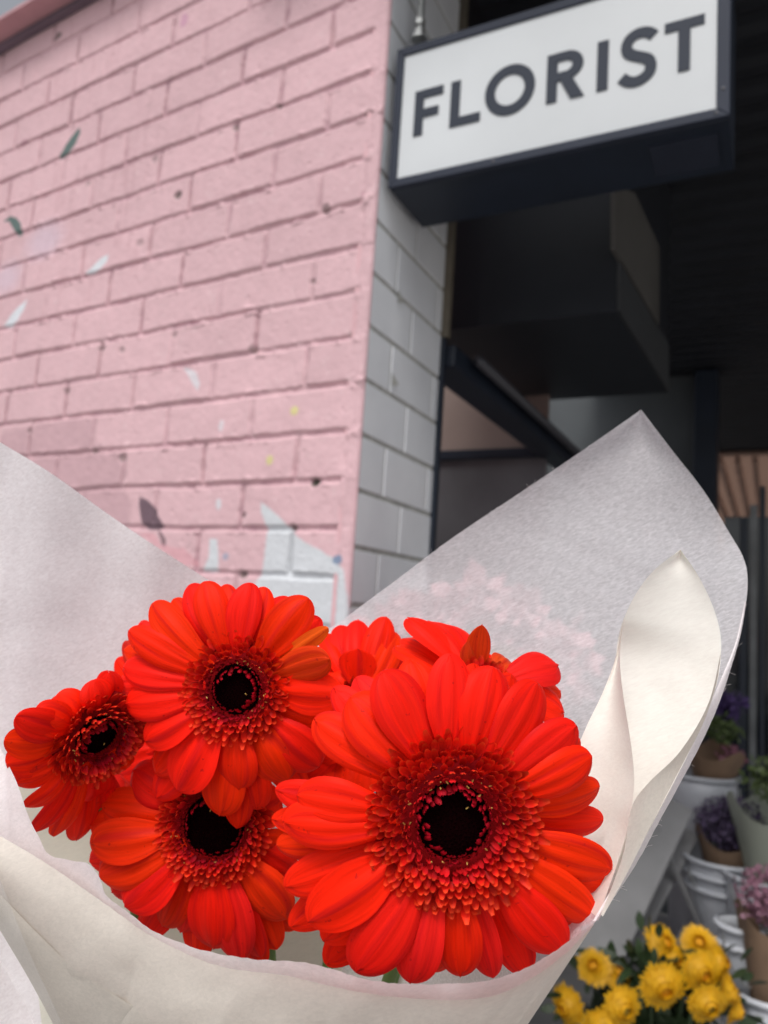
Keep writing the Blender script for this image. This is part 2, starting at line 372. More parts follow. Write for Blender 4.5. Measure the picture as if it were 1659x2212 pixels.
b = MB(); z_a = on_e(962, 730, 0.01)[1]
sbox(b, -0.01, 0.018, s_end + .001, s_end + 0.02, z_a, 3.3); tag(b.build('metal_trim', brown, bevel=.002), 'brown metal edge strip on the upper end of the tiled wall', 'trim')

# ------------------------------------------------------------------ FLORIST light box
SG = [on_e(859, 112.5, .02), on_e(842.5, 410, .02)]
s_f = (SG[0][0] + SG[1][0]) / 2; e_l = 0.02
zb = on_s(842.5, 410, s_f)[1]; ztp = on_s(859, 112.5, s_f)[1]
eL = (on_s(859, 112.5, s_f)[0] + on_s(842.5, 410, s_f)[0]) / 2
eR, zR = on_s(1577, 253, s_f)
zB = (zb + zR) / 2
# the box hangs slightly out of level: tz rises to the right
slope = (zR - zb) / (eR - eL)
def F(e, z, d=0.0): return SP(e, s_f + d, z + (e - eL) * slope)
Hs = ztp - zb; Ws = eR - eL; Ds = 0.15
print('SIGN', s_f, eL, eR, zb, ztp, slope, 's_end', s_end, 'TH', TH, 'TOPW', TOPW)
sign = empty('shop_sign', tuple(F(eL, zb)))
tag(sign, 'FLORIST light box sign hung beside the tiled wall, dark letters on white', 'shop sign')
b = MB()
def fbox(mb, e0, e1, z0, z1, d0, d1):
    vs = [F(e0, z0, d0), F(e1, z0, d0), F(e1, z0, d1), F(e0, z0, d1), F(e0, z1, d0), F(e1, z1, d0), F(e1, z1, d1), F(e0, z1, d1)]
    mb.add(vs, [(0, 3, 2, 1), (4, 5, 6, 7), (0, 1, 5, 4), (1, 2, 6, 5), (2, 3, 7, 6), (3, 0, 4, 7)])
fbox(b, eL, eR, zb, zb + Hs, 0.004, Ds)
b.build('sign_box', navy, sign, bevel=.002)
fr = 0.016
frame_m = mat('grey_blue_frame', (0.026, 0.032, 0.050), 0.6, spec=.25, noise=.1, nscale=10)
b = MB()
def mitre(mb, pts_o, pts_i, d0, d1):                  # one frame side with mitred ends
    vs = [F(*pts_o[0], d0), F(*pts_o[1], d0), F(*pts_i[1], d0), F(*pts_i[0], d0), F(*pts_o[0], d1), F(*pts_o[1], d1), F(*pts_i[1], d1), F(*pts_i[0], d1)]
    mb.add(vs, [(0, 1, 2, 3), (7, 6, 5, 4), (0, 4, 5, 1), (1, 5, 6, 2), (2, 6, 7, 3), (3, 7, 4, 0)])
o4 = [(eL, zb), (eR, zb), (eR, zb + Hs), (eL, zb + Hs)]; frr = 0.019
i4 = [(eL + fr, zb + fr), (eR - frr, zb + fr), (eR - frr, zb + Hs - fr), (eL + fr, zb + Hs - fr)]
for k in range(4): mitre(b, [o4[k], o4[(k + 1) % 4]], [i4[k], i4[(k + 1) % 4]], -0.006, 0.0035)
b.build('frame', frame_m, sign, bevel=.0015)
face_m = mat('opal_acrylic', (0.58, 0.605, 0.62), 0.35, noise=.10, nscale=2.2)
b = MB(); fbox(b, eL + fr * .6, eR - frr * .6, zb + fr * .6, zb + Hs - fr * .6, -0.0022, 0.0032); b.build('face_panel', face_m, sign)
steel_s = mat('dull_screw', (.10, .10, .11), .4, metal=.6)
let_m = mat('slate_lettering', (0.036, 0.043, 0.060), 0.6, spec=.2)
c1 = lambda x, y: (768.0 + x * .33067, y * .33067)
c2 = lambda x, y: (1110.4 + x * .33067, y * .33067)
def fe(p):                                            # px -> face e, z(level-corrected)
    e, z = on_s(p[0], p[1], s_f - .003); return e, z - (e - eL) * slope
zl0 = np.mean([fe(c1(400, 890))[1], fe(c2(235, 672))[1], fe(c2(1108, 458))[1], fe(c1(640, 835))[1]])
zl1 = np.mean([fe(c1(400, 600))[1], fe(c2(1110, 130))[1], fe(c1(1290, 355))[1], fe(c1(655, 535))[1]])
CH = zl1 - zl0
def stroke(pts, w, closed=False, name='letter', parts=None):
    pass
def letter(name, polys):
    b = MB()
    for pi_, P in enumerate(polys):                   # each P: two rails of a strip
        A_, B_ = P; n = len(A_); fd = -.0042 - .0003 * pi_
        vs = [F(e, z, fd) for e, z in A_] + [F(e, z, fd) for e, z in B_] + [F(e, z, -.0020) for e, z in A_] + [F(e, z, -.0020) for e, z in B_]
        fs = []
        for i in range(n - 1):
            fs += [(i, i + 1, n + i + 1, n + i), (2 * n + i, 3 * n + i, 3 * n + i + 1, 2 * n + i + 1),
                   (i, 2 * n + i, 2 * n + i + 1, i + 1), (n + i, n + i + 1, 3 * n + i + 1, 3 * n + i)]
        fs += [(0, n, 3 * n, 2 * n), (n - 1, 3 * n - 1, 4 * n - 1, 2 * n - 1)]
        b.add(vs, fs)
    o = b.build(name, let_m, sign); return o
def rect(e0, e1, z0, z1): return ([(e0, z0), (e1, z0)], [(e0, z1), (e1, z1)])
def path(pts, w):
    A_ = []; B_ = []
    for i, (x, y) in enumerate(pts):
        x0, y0 = pts[max(i - 1, 0)]; x1, y1 = pts[min(i + 1, len(pts) - 1)]
        d = math.hypot(x1 - x0, y1 - y0); nx, ny = -(y1 - y0) / d, (x1 - x0) / d
        A_.append((x + nx * w / 2, y + ny * w / 2)); B_.append((x - nx * w / 2, y - ny * w / 2))
    return (A_, B_)
SW = CH * 0.203
e0 = fe(c1(405, 740))[0] - SW / 2; e0 = fe(c1(385, 740))[0]; e1 = fe(c1(575, 580))[0]
letter('lettering_f', [rect(e0, e0 + SW, zl0, zl1), rect(e0 + SW, e1, zl1 - SW * .92, zl1), rect(e0 + SW, e0 + (e1 - e0) * .86, zl0 + CH * .385, zl0 + CH * .385 + SW * .9)])
e0 = fe(c1(620, 680))[0]; e1 = fe(c1(812, 770))[0]
letter('lettering_l', [rect(e0, e0 + SW, zl0, zl1), rect(e0 + SW, e1, zl0, zl0 + SW * .92)])
eo0 = fe(c1(848, 600))[0]; eo1 = fe(c1(1172, 570))[0]; oc = ((eo0 + eo1) / 2, (zl0 + zl1) / 2); ro = (eo1 - eo0) / 2
ring = [(oc[0] + (ro - SW / 2) * math.cos(t), oc[1] + (CH / 2 * 1.04 - SW / 2) * math.sin(t)) for t in np.linspace(0, 2 * math.pi, 49)]
A_ = [(oc[0] + ro * math.cos(t), oc[1] + (CH * .53) * math.sin(t)) for t in np.linspace(0, 2 * math.pi, 49)]
B_ = [(oc[0] + (ro - SW) * math.cos(t), oc[1] + (CH * .53 - SW) * math.sin(t)) for t in np.linspace(0, 2 * math.pi, 49)]
letter('lettering_o', [(A_, B_)])
e0 = fe(c1(1250, 520))[0]; e1 = fe(c1(1492, 610))[0]; Wd_ = e1 - e0
rb = CH * 0.295; bx = e0 + Wd_ * .50; bz = zl1 - rb
bowlA = [(e0 + SW * .5, zl1)] + [(bx + (Wd_ * .46) * math.sin(t), bz + rb * math.cos(t)) for t in np.linspace(0, math.pi, 20)] + [(e0 + SW * .5, zl1 - 2 * rb)]
bowlB = [(e0 + SW * .5, zl1 - SW * .88)] + [(bx + (Wd_ * .46 - SW) * math.sin(t), bz + (rb - SW * .88) * math.cos(t)) for t in np.linspace(0, math.pi, 20)] + [(e0 + SW * .5, zl1 - 2 * rb + SW * .88)]
letter('lettering_r', [rect(e0, e0 + SW, zl0, zl1), (bowlA, bowlB), ([(e0 + Wd_ * .33, zl1 - 2 * rb + SW * .3), (e1 - SW * 1.25, zl0)], [(e0 + Wd_ * .33 + SW * 1.15, zl1 - 2 * rb + SW * .3), (e1, zl0)])])
e0 = fe(c2(543, 430))[0]; letter('lettering_i', [rect(e0, e0 + SW, zl0, zl1)])
e0 = fe(c2(690, 370))[0]; e1 = fe(c2(928, 350))[0]; w_ = e1 - e0
S_ = [(.93, .84), (.80, .92), (.62, .96), (.42, .95), (.25, .88), (.17, .75), (.22, .63), (.38, .55), (.60, .48), (.78, .41), (.86, .29), (.82, .16), (.66, .07), (.45, .035), (.24, .07), (.05, .17)]
def cat(P, n=5):
    out = []
    for i in range(len(P) - 1):
        p0, p1, p2, p3 = P[max(i - 1, 0)], P[i], P[i + 1], P[min(i + 2, len(P) - 1)]
        for k in range(n):
            t = k / n
            out.append(tuple(0.5 * ((2 * p1[j]) + (-p0[j] + p2[j]) * t + (2 * p0[j] - 5 * p1[j] + 4 * p2[j] - p3[j]) * t * t + (-p0[j] + 3 * p1[j] - 3 * p2[j] + p3[j]) * t ** 3) for j in range(len(p1))))
    return out + [tuple(P[-1])]
pts = [(e0 + w_ * (.02 + x * .98), zl0 + CH * (0.03 + (z - .05) * 1.03)) for x, z in cat(S_)]
letter('lettering_s', [path(pts, SW * .98)])
e0 = fe(c2(985, 190))[0]; e1 = fe(c2(1247, 130))[0]; m_ = (e0 + e1) / 2
letter('lettering_t', [rect(e0, e1, zl1 - SW * .92, zl1), rect(m_ - SW / 2, m_ + SW / 2, zl0, zl1 - SW * .92)])
for (e_, z_) in [(eR - frr / 2, zb + .045), (eR - frr / 2, zb + Hs - .05), (eL + .2, zb + fr / 2), (eL + .55, zb + fr / 2)]:
    b = MB(); b.lathe(F(e_, z_, -.0062), [(0, .0012), (.0025, .0010), (.0032, 0)], 12, -DT); b.build('screw', steel_s, sign, smooth=True)
# underside fittings of the sign box
b = MB(); fbox(b, eR - .12, eR - .02, zb - .0035, zb, .03, .12); b.build('service_plate', frame_m, sign)
# threaded hanging rod
er, zr = on_s(905, 88, s_f + .05)
rod = empty('hanging_rod', tuple(SP(er, s_f + .05, zr)))
tag(rod, 'threaded steel rod with nuts holding up the FLORIST sign', 'hanging rod')
steel = mat('galvanised_steel', (0.42, 0.43, 0.42), 0.4, metal=.8, noise=.2, nscale=40)
b = MB(); pr = []
for k in range(120): pr.append((0.0065 + (0.0012 if k % 2 else 0), k * .004))
b.lathe(SP(er, s_f + .05, zr), pr, 14); b.build('threaded_bar', steel, rod, smooth=False)
b = MB(); b.lathe(SP(er, s_f + .05, zr), [(0, .001), (.017, .001), (.017, .004), (.010, .005), (.011, .020), (.0075, .021)], 6)
b.lathe(SP(er, s_f + .05, zr + .03), [(0, .001), (.011, .001), (.011, .012), (.005, .013)], 6); b.build('nut', steel, rod)

# ------------------------------------------------------------------ shop front recess (dark)
CZ = 2.93
aw = empty('awning', tuple(SP(1, 0, CZ))); tag(aw, 'black corrugated awning ceiling over the shop front', 'awning')
b = MB(); vs = []; fs = []; n = 190
for i in range(n + 1):
    s = -0.1 + i * 0.03; zz = CZ + (0.010 if (i // 2) % 2 else 0.0)
    vs += [SP(0.02, s, zz), SP(6.5, s, zz)]
for i in range(n): fs.append((2 * i, 2 * i + 1, 2 * i + 3, 2 * i + 2))
b.add(vs, fs); sbox(b, -.3, 6.5, -0.15, 5.6, CZ + .03, CZ + .12); b.build('corrugated_sheet', black, aw)
b = MB(); sbox(b, 0.02, 6.5, -0.16, -0.11, CZ - .08, CZ + .12); b.build('fascia', navy, aw)

# boxed bulkhead hanging below the awning
def panel(mb, pts): mb.add(pts, [tuple(range(len(pts)))])
sb0 = 0.52; eb, zbk = on_s(1330, 672, sb0); s_b1 = on_z(1445, 850, zbk)[1]
s_b1 = on_e(1441, 845, eb)[0]
zup = on_s(1335, 560, sb0)[1]
bulk = empty('bulkhead', tuple(SP(eb, sb0, zbk))); tag(bulk, 'dark boxed bulkhead with a paler side panel, behind the FLORIST sign', 'bulkhead')
zbb = on_e(1441, 848, eb)[1]
b = MB(); b.add([SP(-.16, sb0, zbk), SP(eb, sb0, zbk), SP(eb, s_b1, zbb), SP(-.16, s_b1, zbb), SP(-.16, sb0, CZ - .002), SP(eb, sb0, CZ - .002), SP(eb, s_b1, CZ - .002), SP(-.16, s_b1, CZ - .002)],
                [(0, 3, 2, 1), (4, 5, 6, 7), (0, 1, 5, 4), (1, 2, 6, 5), (2, 3, 7, 6), (3, 0, 4, 7)]); b.build('casing', mat('near_black_panel', (0.014, 0.017, 0.024), .5, noise=.2, nscale=3), bulk)
def epanel(px_list, e, th, name, m_, root):
    P_ = [on_e(x, y, e) for x, y in px_list]; n = len(P_); b = MB()
    b.add([SP(e, *p) for p in P_] + [SP(e + th, *p) for p in P_], [tuple(range(n)), tuple(range(2 * n - 1, n - 1, -1))] + [(i, n + i, n + (i + 1) % n, (i + 1) % n) for i in range(n)])
    b.build(name, m_, root)
epanel([(1319, 405), (1362, 418), (1417, 535), (1416, 702), (1332, 562), (1319, 540)], eb + .001, .010, 'side_panel', mat('taupe_panel', (0.105, 0.100, 0.092), .6, noise=.1, nscale=5), bulk)
epanel([(1333, 566), (1417, 706), (1441, 745), (1441, 845), (1333, 672)], eb + .001, .006, 'side_panel', mat('grey_panel', (0.048, 0.052, 0.056), .6, noise=.1, nscale=5), bulk)

# receding header beam and pipe over the glazing (continues the tiled wall line)
z_h = on_e(955, 745, .0)[1]; z_h2 = on_e(950, 790, 0)[1]
hb = empty('header_beam', tuple(SP(0, s_end, z_h))); tag(hb, 'dark steel header beam running back from the tiled wall above the window', 'beam')
b = MB(); sbox(b, -0.05, 0.03, s_end + .022, 4.2, z_h2, z_h); b.build('beam', navy, hb, bevel=.004)
b = MB(); b.tube([SP(0.055, s_end + .1, (z_h + z_h2) / 2 + .01), SP(0.055, 4.1, (z_h + z_h2) / 2 + .01)], .012, 12); b.build('conduit', mat('dark_pipe', (0.05, 0.05, 0.06), .3), hb, smooth=True)

# glazed shop window receding behind the tile wall
win = empty('shop_window', tuple(SP(0, s_end + .03, 0))); tag(win, 'dark framed shop window just right of the tiled wall end', 'window')
b = MB(); sbox(b, -0.02, 0.012, s_end + .001, s_end + .016, 0, z_a - .002); b.build('window_frame', navy, win)
# pane A upper (plain brown panel), pane B lower
zbar_s, zbar = on_e(1152, 1002, -0.02)
g_up = mat('brown_blind', (0.34, 0.26, 0.23), 0.5, noise=.12, nscale=4)
g_lo = mat('smoky_glass', (0.15, 0.15, 0.16), 0.12, noise=.25, nscale=3)
sw = 1.35
def wpt(px, py): return on_s(px, py, sw)
pL = wpt(900, 980); pR = wpt(1500, 1012)
b = MB(); sbox(b, pL[0] - .5, -0.03, sw, sw + .012, pL[1] + .006, z_h2 + 1.2); b.build('blind', g_up, win)
b = MB(); sbox(b, pL[0] - .5, -0.03, sw, sw + .012, 0.05, pL[1] - .03); b.build('pane', g_lo, win)
b = MB(); sbox(b, pL[0] - .5, -0.03, sw - .02, sw + .02, pL[1] - .028, pL[1] + .004); b.build('transom', navy, win, bevel=.002)

# ------------------------------------------------------------------ far covered passage
bp = empty('back_partition', tuple(SP(1, 3.4, 0))); tag(bp, 'dark blue back wall of the shop front with a tall post at its right end', 'partition')
e_post = on_s(1500, 1000, 3.4)[0]; e_bL = on_s(1100, 900, 3.4)[0]
b = MB(); sbox(b, -6, e_post, 3.4, 3.5, 0, CZ - .01); b.build('wall_panel', mat('slate_wall', (0.075, 0.085, 0.092), .6, noise=.2, nscale=2), bp)
b = MB(); sbox(b, e_post + .002, e_post + .12, 3.3, 3.52, 0, CZ - .012); b.build('post', navy, bp, bevel=.005)
zf = 2.86
bc = empty('batten_ceiling', tuple(SP(2, 7, zf))); tag(bc, 'brown ribbed roof far back, seen past the right edge of the sheer paper', 'ceiling')
wood = mat('brown_timber', (0.52, 0.34, 0.27), 0.6, noise=.3, nscale=3, stretch=(8, 1, 8))
wn_ = mat('translucent_brown_sheet', (0.26, 0.165, 0.125), .5, trans=.42)  # translucency added so sky light from above brightens this ceiling
b = MB(); b.add([SP(-1.5, 5.5, zf + .062), SP(12, 5.5, zf + .062), SP(12, 14, zf + .062), SP(-1.5, 14, zf + .062)], [(0, 1, 2, 3)]); b.build('ceiling_board', wn_, bc)
for k in range(62):
    b = MB(); e_ = -1.2 + k * .13; sbox(b, e_, e_ + .045, 5.66, 13.9, zf, zf + .058); b.build('batten', wood, bc)
bw = empty('far_wall', tuple(SP(3, 12, 0))); tag(bw, 'distant dark facade closing the passage behind the flower stall', 'facade')
b = MB(); sbox(b, -6, 14, 14.0, 14.2, 0, 2.95); b.build('wall', mat('far_slate', (0.07, 0.08, 0.09), .7, noise=.3, nscale=.6), bw)
for k, (x_, c_) in enumerate([(1530, 0), (1585, 1), (1640, 0)]):
    e_, _z = on_s(x_, 1300, 13.9); b = MB(); sbox(b, e_ - .25, e_ + .12, 13.9, 13.98, .3, 2.3)
    b.build('window', mat('far_glass', (0.22, 0.25, 0.28), .1), bw)

# door frame posts at the right edge
df = empty('folding_door', tuple(SP(1.7, 1.5, 0))); tag(df, 'dark framed folding door at the right edge of the photo behind the flower wrap', 'door')
steel_l = mat('grey_frame_worn', (0.17, 0.18, 0.185), .35, noise=.5, nscale=5)
sD = 2.2
for (xa, xb, ya, m__) in [(1596, 1613, 1120, navy), (1618, 1634, 1090, steel_l), (1640, 1652, 1050, navy), (1662, 1680, 1050, steel_l)]:
    ea = on_s(xa, 1500, sD)[0]; ebb = on_s(xb, 1500, sD)[0]; zt_ = on_s(xa, ya, sD)[1]
    b = MB(); sbox(b, ea, ebb, sD, sD + .06, 0, zt_); b.build('door_stile', m__, df, bevel=.003)
ea = on_s(1560, 1500, sD)[0]; ebb = on_s(1800, 1500, sD)[0]
b = MB(); sbox(b, ea, ebb, sD + .02, sD + .03, 0.3, 1.95); b.build('door_glass', mat('dark_glass', (0.02, 0.025, 0.03), .08), df)
b = MB(); sbox(b, ea, ebb, sD + .07, sD + .09, 1.9, 1.96); b.build('top_rail', navy, df)
# ------------------------------------------------------------------ gerberas
def petal_material():
    m, nt, N, L, P = newmat('gerbera_petal')
    a = N.new('ShaderNodeAttribute'); a.attribute_name = 'Col'
    uv = N.new('ShaderNodeUVMap'); mp = N.new('ShaderNodeMapping'); mp.inputs['Scale'].default_value = (26, 1.6, 1)
    L.new(uv.outputs[0], mp.inputs[0])
    n = N.new('ShaderNodeTexNoise'); n.inputs['Scale'].default_value = 1.0; n.inputs['Detail'].default_value = 5; n.inputs['Distortion'].default_value = .3
    L.new(mp.outputs[0], n.inputs['Vector'])
    mr = N.new('ShaderNodeMapRange'); mr.inputs[1].default_value = .3; mr.inputs[2].default_value = .7; mr.inputs[3].default_value = .82; mr.inputs[4].default_value = 1.08
    L.new(n.outputs[0], mr.inputs[0])
    mu = N.new('ShaderNodeVectorMath'); mu.operation = 'SCALE'; L.new(a.outputs['Color'], mu.inputs[0]); L.new(mr.outputs[0], mu.inputs['Scale'])
    # soft crimson bands running down the grooves
    mpb = N.new('ShaderNodeMapping'); mpb.inputs['Scale'].default_value = (7.5, .55, 1); L.new(uv.outputs[0], mpb.inputs[0])
    nb_ = N.new('ShaderNodeTexNoise'); nb_.inputs['Scale'].default_value = 1.0; nb_.inputs['Detail'].default_value = 3; L.new(mpb.outputs[0], nb_.inputs['Vector'])
    mrb = N.new('ShaderNodeMapRange'); mrb.inputs[1].default_value = .50; mrb.inputs[2].default_value = .68; mrb.inputs[3].default_value = 0; mrb.inputs[4].default_value = .62
    L.new(nb_.outputs[0], mrb.inputs[0])
    mxb = N.new('ShaderNodeMixRGB'); mxb.inputs[2].default_value = (.52, .006, .010, 1); L.new(mrb.outputs[0], mxb.inputs[0]); L.new(mu.outputs[0], mxb.inputs[1])
    # darker pollen flecks
    tc = N.new('ShaderNodeTexCoord'); vo = N.new('ShaderNodeTexNoise'); vo.inputs['Scale'].default_value = 420; L.new(tc.outputs['Object'], vo.inputs['Vector'])
    fr_ = N.new('ShaderNodeMapRange'); fr_.inputs[1].default_value = .70; fr_.inputs[2].default_value = .76; fr_.inputs[3].default_value = 0; fr_.inputs[4].default_value = .45
    L.new(vo.outputs[0], fr_.inputs[0])
    mx2 = N.new('ShaderNodeMixRGB'); mx2.inputs[2].default_value = (.25, .005, .01, 1); L.new(fr_.outputs[0], mx2.inputs[0]); L.new(mxb.outputs[0], mx2.inputs[1])
    L.new(mx2.outputs[0], P.inputs['Base Color'])
    P.inputs['Roughness'].default_value = .48; P.inputs['Specular IOR Level'].default_value = .07
    P.inputs['Sheen Weight'].default_value = .0; P.inputs['Sheen Roughness'].default_value = .4; P.inputs['Sheen Tint'].default_value = (1, .35, .45, 1)
    b = N.new('ShaderNodeBump'); b.inputs['Strength'].default_value = .55; b.inputs['Distance'].default_value = .0004
    L.new(n.outputs[0], b.inputs['Height']); L.new(b.outputs[0], P.inputs['Normal'])
    t = N.new('ShaderNodeBsdfTranslucent'); L.new(mx2.outputs[0], t.inputs[0])
    mx = N.new('ShaderNodeMixShader'); mx.inputs[0].default_value = .12
    out = [k for k in N if k.type == 'OUTPUT_MATERIAL'][0]
    L.new(P.outputs[0], mx.inputs[1]); L.new(t.outputs[0], mx.inputs[2]); L.new(mx.outputs[0], out.inputs[0])
    return m
PET = petal_material()
FLO = vcol_mat('gerbera_florets', .55, .16, trans=.12)
CEN = mat('gerbera_dark_disc', (0.0045, 0.0003, 0.0006), .95, spec=.02, noise=.4, nscale=900)
STA = mat('yellow_pollen', (0.75, 0.50, 0.12), .6)
STEM = mat('green_stem', (0.13, 0.24, 0.06), .5, noise=.2, nscale=60, trans=.1)
rf = random.Random(4)
REDS = [(0.96, 0.018, 0.003), (0.96, 0.022, 0.003), (0.94, 0.014, 0.005), (0.96, 0.030, 0.002), (0.93, 0.014, 0.007)]

def petal_mesh(L, r0, r1, th, w, zb, lift, droop, roll, cup, bend=0.0, curl=0.0, NX=10, NY=16, ridge=1.0, tipz=None):
    """returns local verts, faces, uvs; the petal lies along +radial at angle th"""
    vs = []; uv = []; ln = r1 - r0
    a = rf.uniform(.0, 6.28); nr = rf.choice([2, 3, 3])
    pk = rf.uniform(.56, .68); bw = rf.uniform(.34, .46); notch = rf.choice([0, .03, .06, .13])
    for j in range(NY + 1):
        t = math.sin(math.pi / 2 * j / NY) if j > NY * .35 else (j / NY) * (math.sin(math.pi / 2 * .35) / .35)
        if t < pk: x = t / pk; fw_ = bw + (1 - bw) * (x * x * (3 - 2 * x))
        else: x = (t - pk) / (1 - pk); fw_ = max(0.0, 1 - x ** 2.35) ** .52
        for i in range(NX + 1):
            q = -1 + 2 * i / NX
            hw = w / 2 * fw_
            tt = t - notch * (1 - abs(math.cos(q * math.pi * 1.0))) * t ** 6 * .6
            y = q * hw + bend * ln * t * t
            z = zb + lift * math.sin(min(1, tt * 1.05) * math.pi * .62) - droop * tt ** 2.4
            env = math.sin(min(1, t * 1.02) * math.pi) ** .6 if t < .98 else .15
            z += -cup * w * (q * q) * (0.35 + .65 * t) * (0.55 + .45 * fw_)
            z += ridge * w * .034 * math.cos(q * math.pi * nr + .2 * math.sin(a)) * env
            z += w * .012 * math.sin(5 * t + a + 2 * q)
            z += roll * q * hw
            rr_ = r0 + ln * tt
            if curl and t > .55:
                c = (t - .55) / .45; z += curl * c * c * ln; rr_ -= abs(curl) * .45 * c ** 3 * ln
            X = rr_ * math.cos(th) - y * math.sin(th); Y = rr_ * math.sin(th) + y * math.cos(th)
            vs.append(L @ Vector((X, Y, z))); uv.append((i / NX * .5 + a, t + a))
    fs = []
    for j in range(NY):
        for i in range(NX):
            k = j * (NX + 1) + i; fs.append((k, k + 1, k + NX + 2, k + NX + 1))
    return vs, fs, uv

def gerbera(px, py, depth, nrm, ring_px, disc_px, label, petals, auto=None, stem_to=(620, 2900, .36), face_h=1.0, seed=1, tiltring=None):
    global rf
    rf = random.Random(seed)
    C0 = at(px, py, depth); mpp = depth / FPX
    Nn = (CR * nrm[0] + CU * nrm[1] - _f * nrm[2]).normalized()
    Yl = (CU - Nn * CU.dot(Nn)).normalized(); Xl = Yl.cross(Nn).normalized()
    Lm = Matrix(((Xl.x, Yl.x, Nn.x, C0.x), (Xl.y, Yl.y, Nn.y, C0.y), (Xl.z, Yl.z, Nn.z, C0.z), (0, 0, 0, 1)))
    root = empty('gerbera_daisy', tuple(C0)); tag(root, label, 'flower', 'red gerbera daisies in the bouquet')
    Rr = ring_px * mpp; Rd = disc_px * mpp
    LAY = {0: (.0018, .0048, .0070, .13), 1: (-.0022, .0042, .0090, .12), 2: (-.0058, .003, .0100, .10), 3: (-.0065, .002, .014, .10)}
    def mk(r1, th, w, lay, curl=0, dr=None, colr=None):
        zb, lift, droop, cup = LAY[lay]; droop *= rf.uniform(.75, 1.25); lift *= rf.uniform(.8, 1.25)
        if dr is not None: droop = dr
        vs, fs, uv = petal_mesh(Lm, Rr * .62, r1, th, w, zb + rf.uniform(-.0005, .0005), lift, droop, rf.uniform(.10, .24), cup * rf.uniform(.7, 1.2), bend=rf.uniform(-.05, .05), curl=curl)
        c = Vector(colr or rf.choice(REDS)) * rf.uniform(.92, 1.08)
        cc = np.tile(np.array(c), (len(vs), 1))
        mesh('petal', vs, fs, PET, root, True, uv=uv, col=cc)
    for p in petals:
        x, y, w, lay = p[:4]; ex = p[4] if len(p) > 4 else {}
        zt_ = LAY[lay][0] + LAY[lay][1] * .8 - LAY[lay][2]
        if 'dr' in ex: zt_ = LAY[lay][0] + LAY[lay][1] * .8 - ex['dr']
        h = hit(x, y, C0 + Nn * zt_, Nn) - C0
        lx, ly = h.dot(Xl), h.dot(Yl); r = math.hypot(lx, ly)
        mk(r, math.atan2(ly, lx), w * mpp * 1.2, lay, ex.get('curl', 0), ex.get('dr'), ex.get('col'))
    if auto:
        for (n, R, w, lay, a0, a1, jit) in auto:
            for k in range(n):
                th = math.radians(a0 + (a1 - a0) * (k + rf.uniform(-.25, .25)) / n)
                mk(R * mpp * rf.uniform(1 - jit, 1 + jit * .5), th, w * mpp * rf.uniform(.85, 1.15), lay)
    # floret ring
    b = MB(); sp = .00265; K = max(4, int((Rr - Rd) / sp * 1.45))
    for k in range(K + 1):
        u = k / K; r = Rr * 1.0 - (Rr - Rd * 1.05) * u
        zr_ = (.0030 + .0038 * math.sin(min(1, u * 1.15) * math.pi * .8)) * face_h - .0006
        n = int(2 * math.pi * r / (sp * (1.0 if u < .6 else .8)))
        el = math.radians(18 + 58 * u + (22 if u > .8 else 0))
        for i in range(n):
            th = 2 * math.pi * (i + .5 * (k % 2) + rf.uniform(-.38, .38)) / n
            ell = el + rf.uniform(-.3, .3); ln = sp * (2.0 - .75 * u) * rf.uniform(.8, 1.25) * (1.5 if k == 0 and rf.random() < .2 else 1); wd = sp * (1.12 - .40 * u) * rf.uniform(.85, 1.15)
            tw_ = rf.uniform(-.35, .35)
            rad = Vector((math.cos(th + tw_ * .4), math.sin(th + tw_ * .4), 0)); tan = Vector((-rad.y, rad.x, 0)); up = Vector((0, 0, 1))
            base = Vector((math.cos(th), math.sin(th), 0)) * (r - ln * .45 + rf.uniform(-.2, .2) * sp) + up * (zr_ + rf.uniform(-.0003, .0003))
            vs = []; cs = []
            hot = rf.uniform(.62, 1.12)
            for j in range(4):
                t = j / 3; e_ = ell + .5 * (t - .3) if u < .75 else ell + .9 * t
                pc = base + (rad * math.cos(ell + .25 * t) + up * math.sin(ell + .25 * t)) * ln * t
                nrm_ = (-rad * math.sin(ell) + up * math.cos(ell))
                fw_ = [.5, .95, .95, .42][j]
                for qq in (-1, -.5, .5, 1):
                    vs.append(Lm @ (pc + tan * (qq * wd / 2 * fw_) + nrm_ * (abs(qq) ** 2 * wd * .32 * (1 - .4 * t))))
                    if u < .55: base_c = (.50, .006, .005); tip = (.93, .022, .008) if u < .3 else (.86, .016, .010)
                    elif u < .8: base_c = (.42, .004, .008); tip = (.80, .013, .018)
                    else: base_c = (.16, .002, .006); tip = (.50, .006, .02)
                    f = min(1, t * 1.3)
                    if j == 3 and u < .7: tip = (.95, .070, .018)
                    cs.append(tuple(hot * (base_c[z] * (1 - f) + tip[z] * f) for z in range(3)))
            fs = [(j * 4 + i2, j * 4 + i2 + 1, j * 4 + i2 + 5, j * 4 + i2 + 4) for j in range(3) for i2 in range(3)]
            bb = len(b.v); b.v += [tuple(v) for v in vs]; b.f += [tuple(q_ + bb for q_ in f_) for f_ in fs]; b.c += cs
    o = b.build('florets', FLO, root, smooth=True); o['kind'] = 'stuff'
    # support disc + dark centre with tiny bud tips
    b = MB(); pr = [(0, .0012)] + [(Rr * u_, .0012 + .0012 * math.sin(u_ * 3)) for u_ in (.3, .6, .85)] + [(Rr * .98, -.001), (Rr * .5, -.006), (.004, -.009), (.0035, -.014)]
    vs0 = MB(); vs0.lathe((0, 0, 0), pr, 28)
    b.add([Lm @ Vector(v) for v in vs0.v], vs0.f); b.build('receptacle', mat_rec, root, smooth=True)
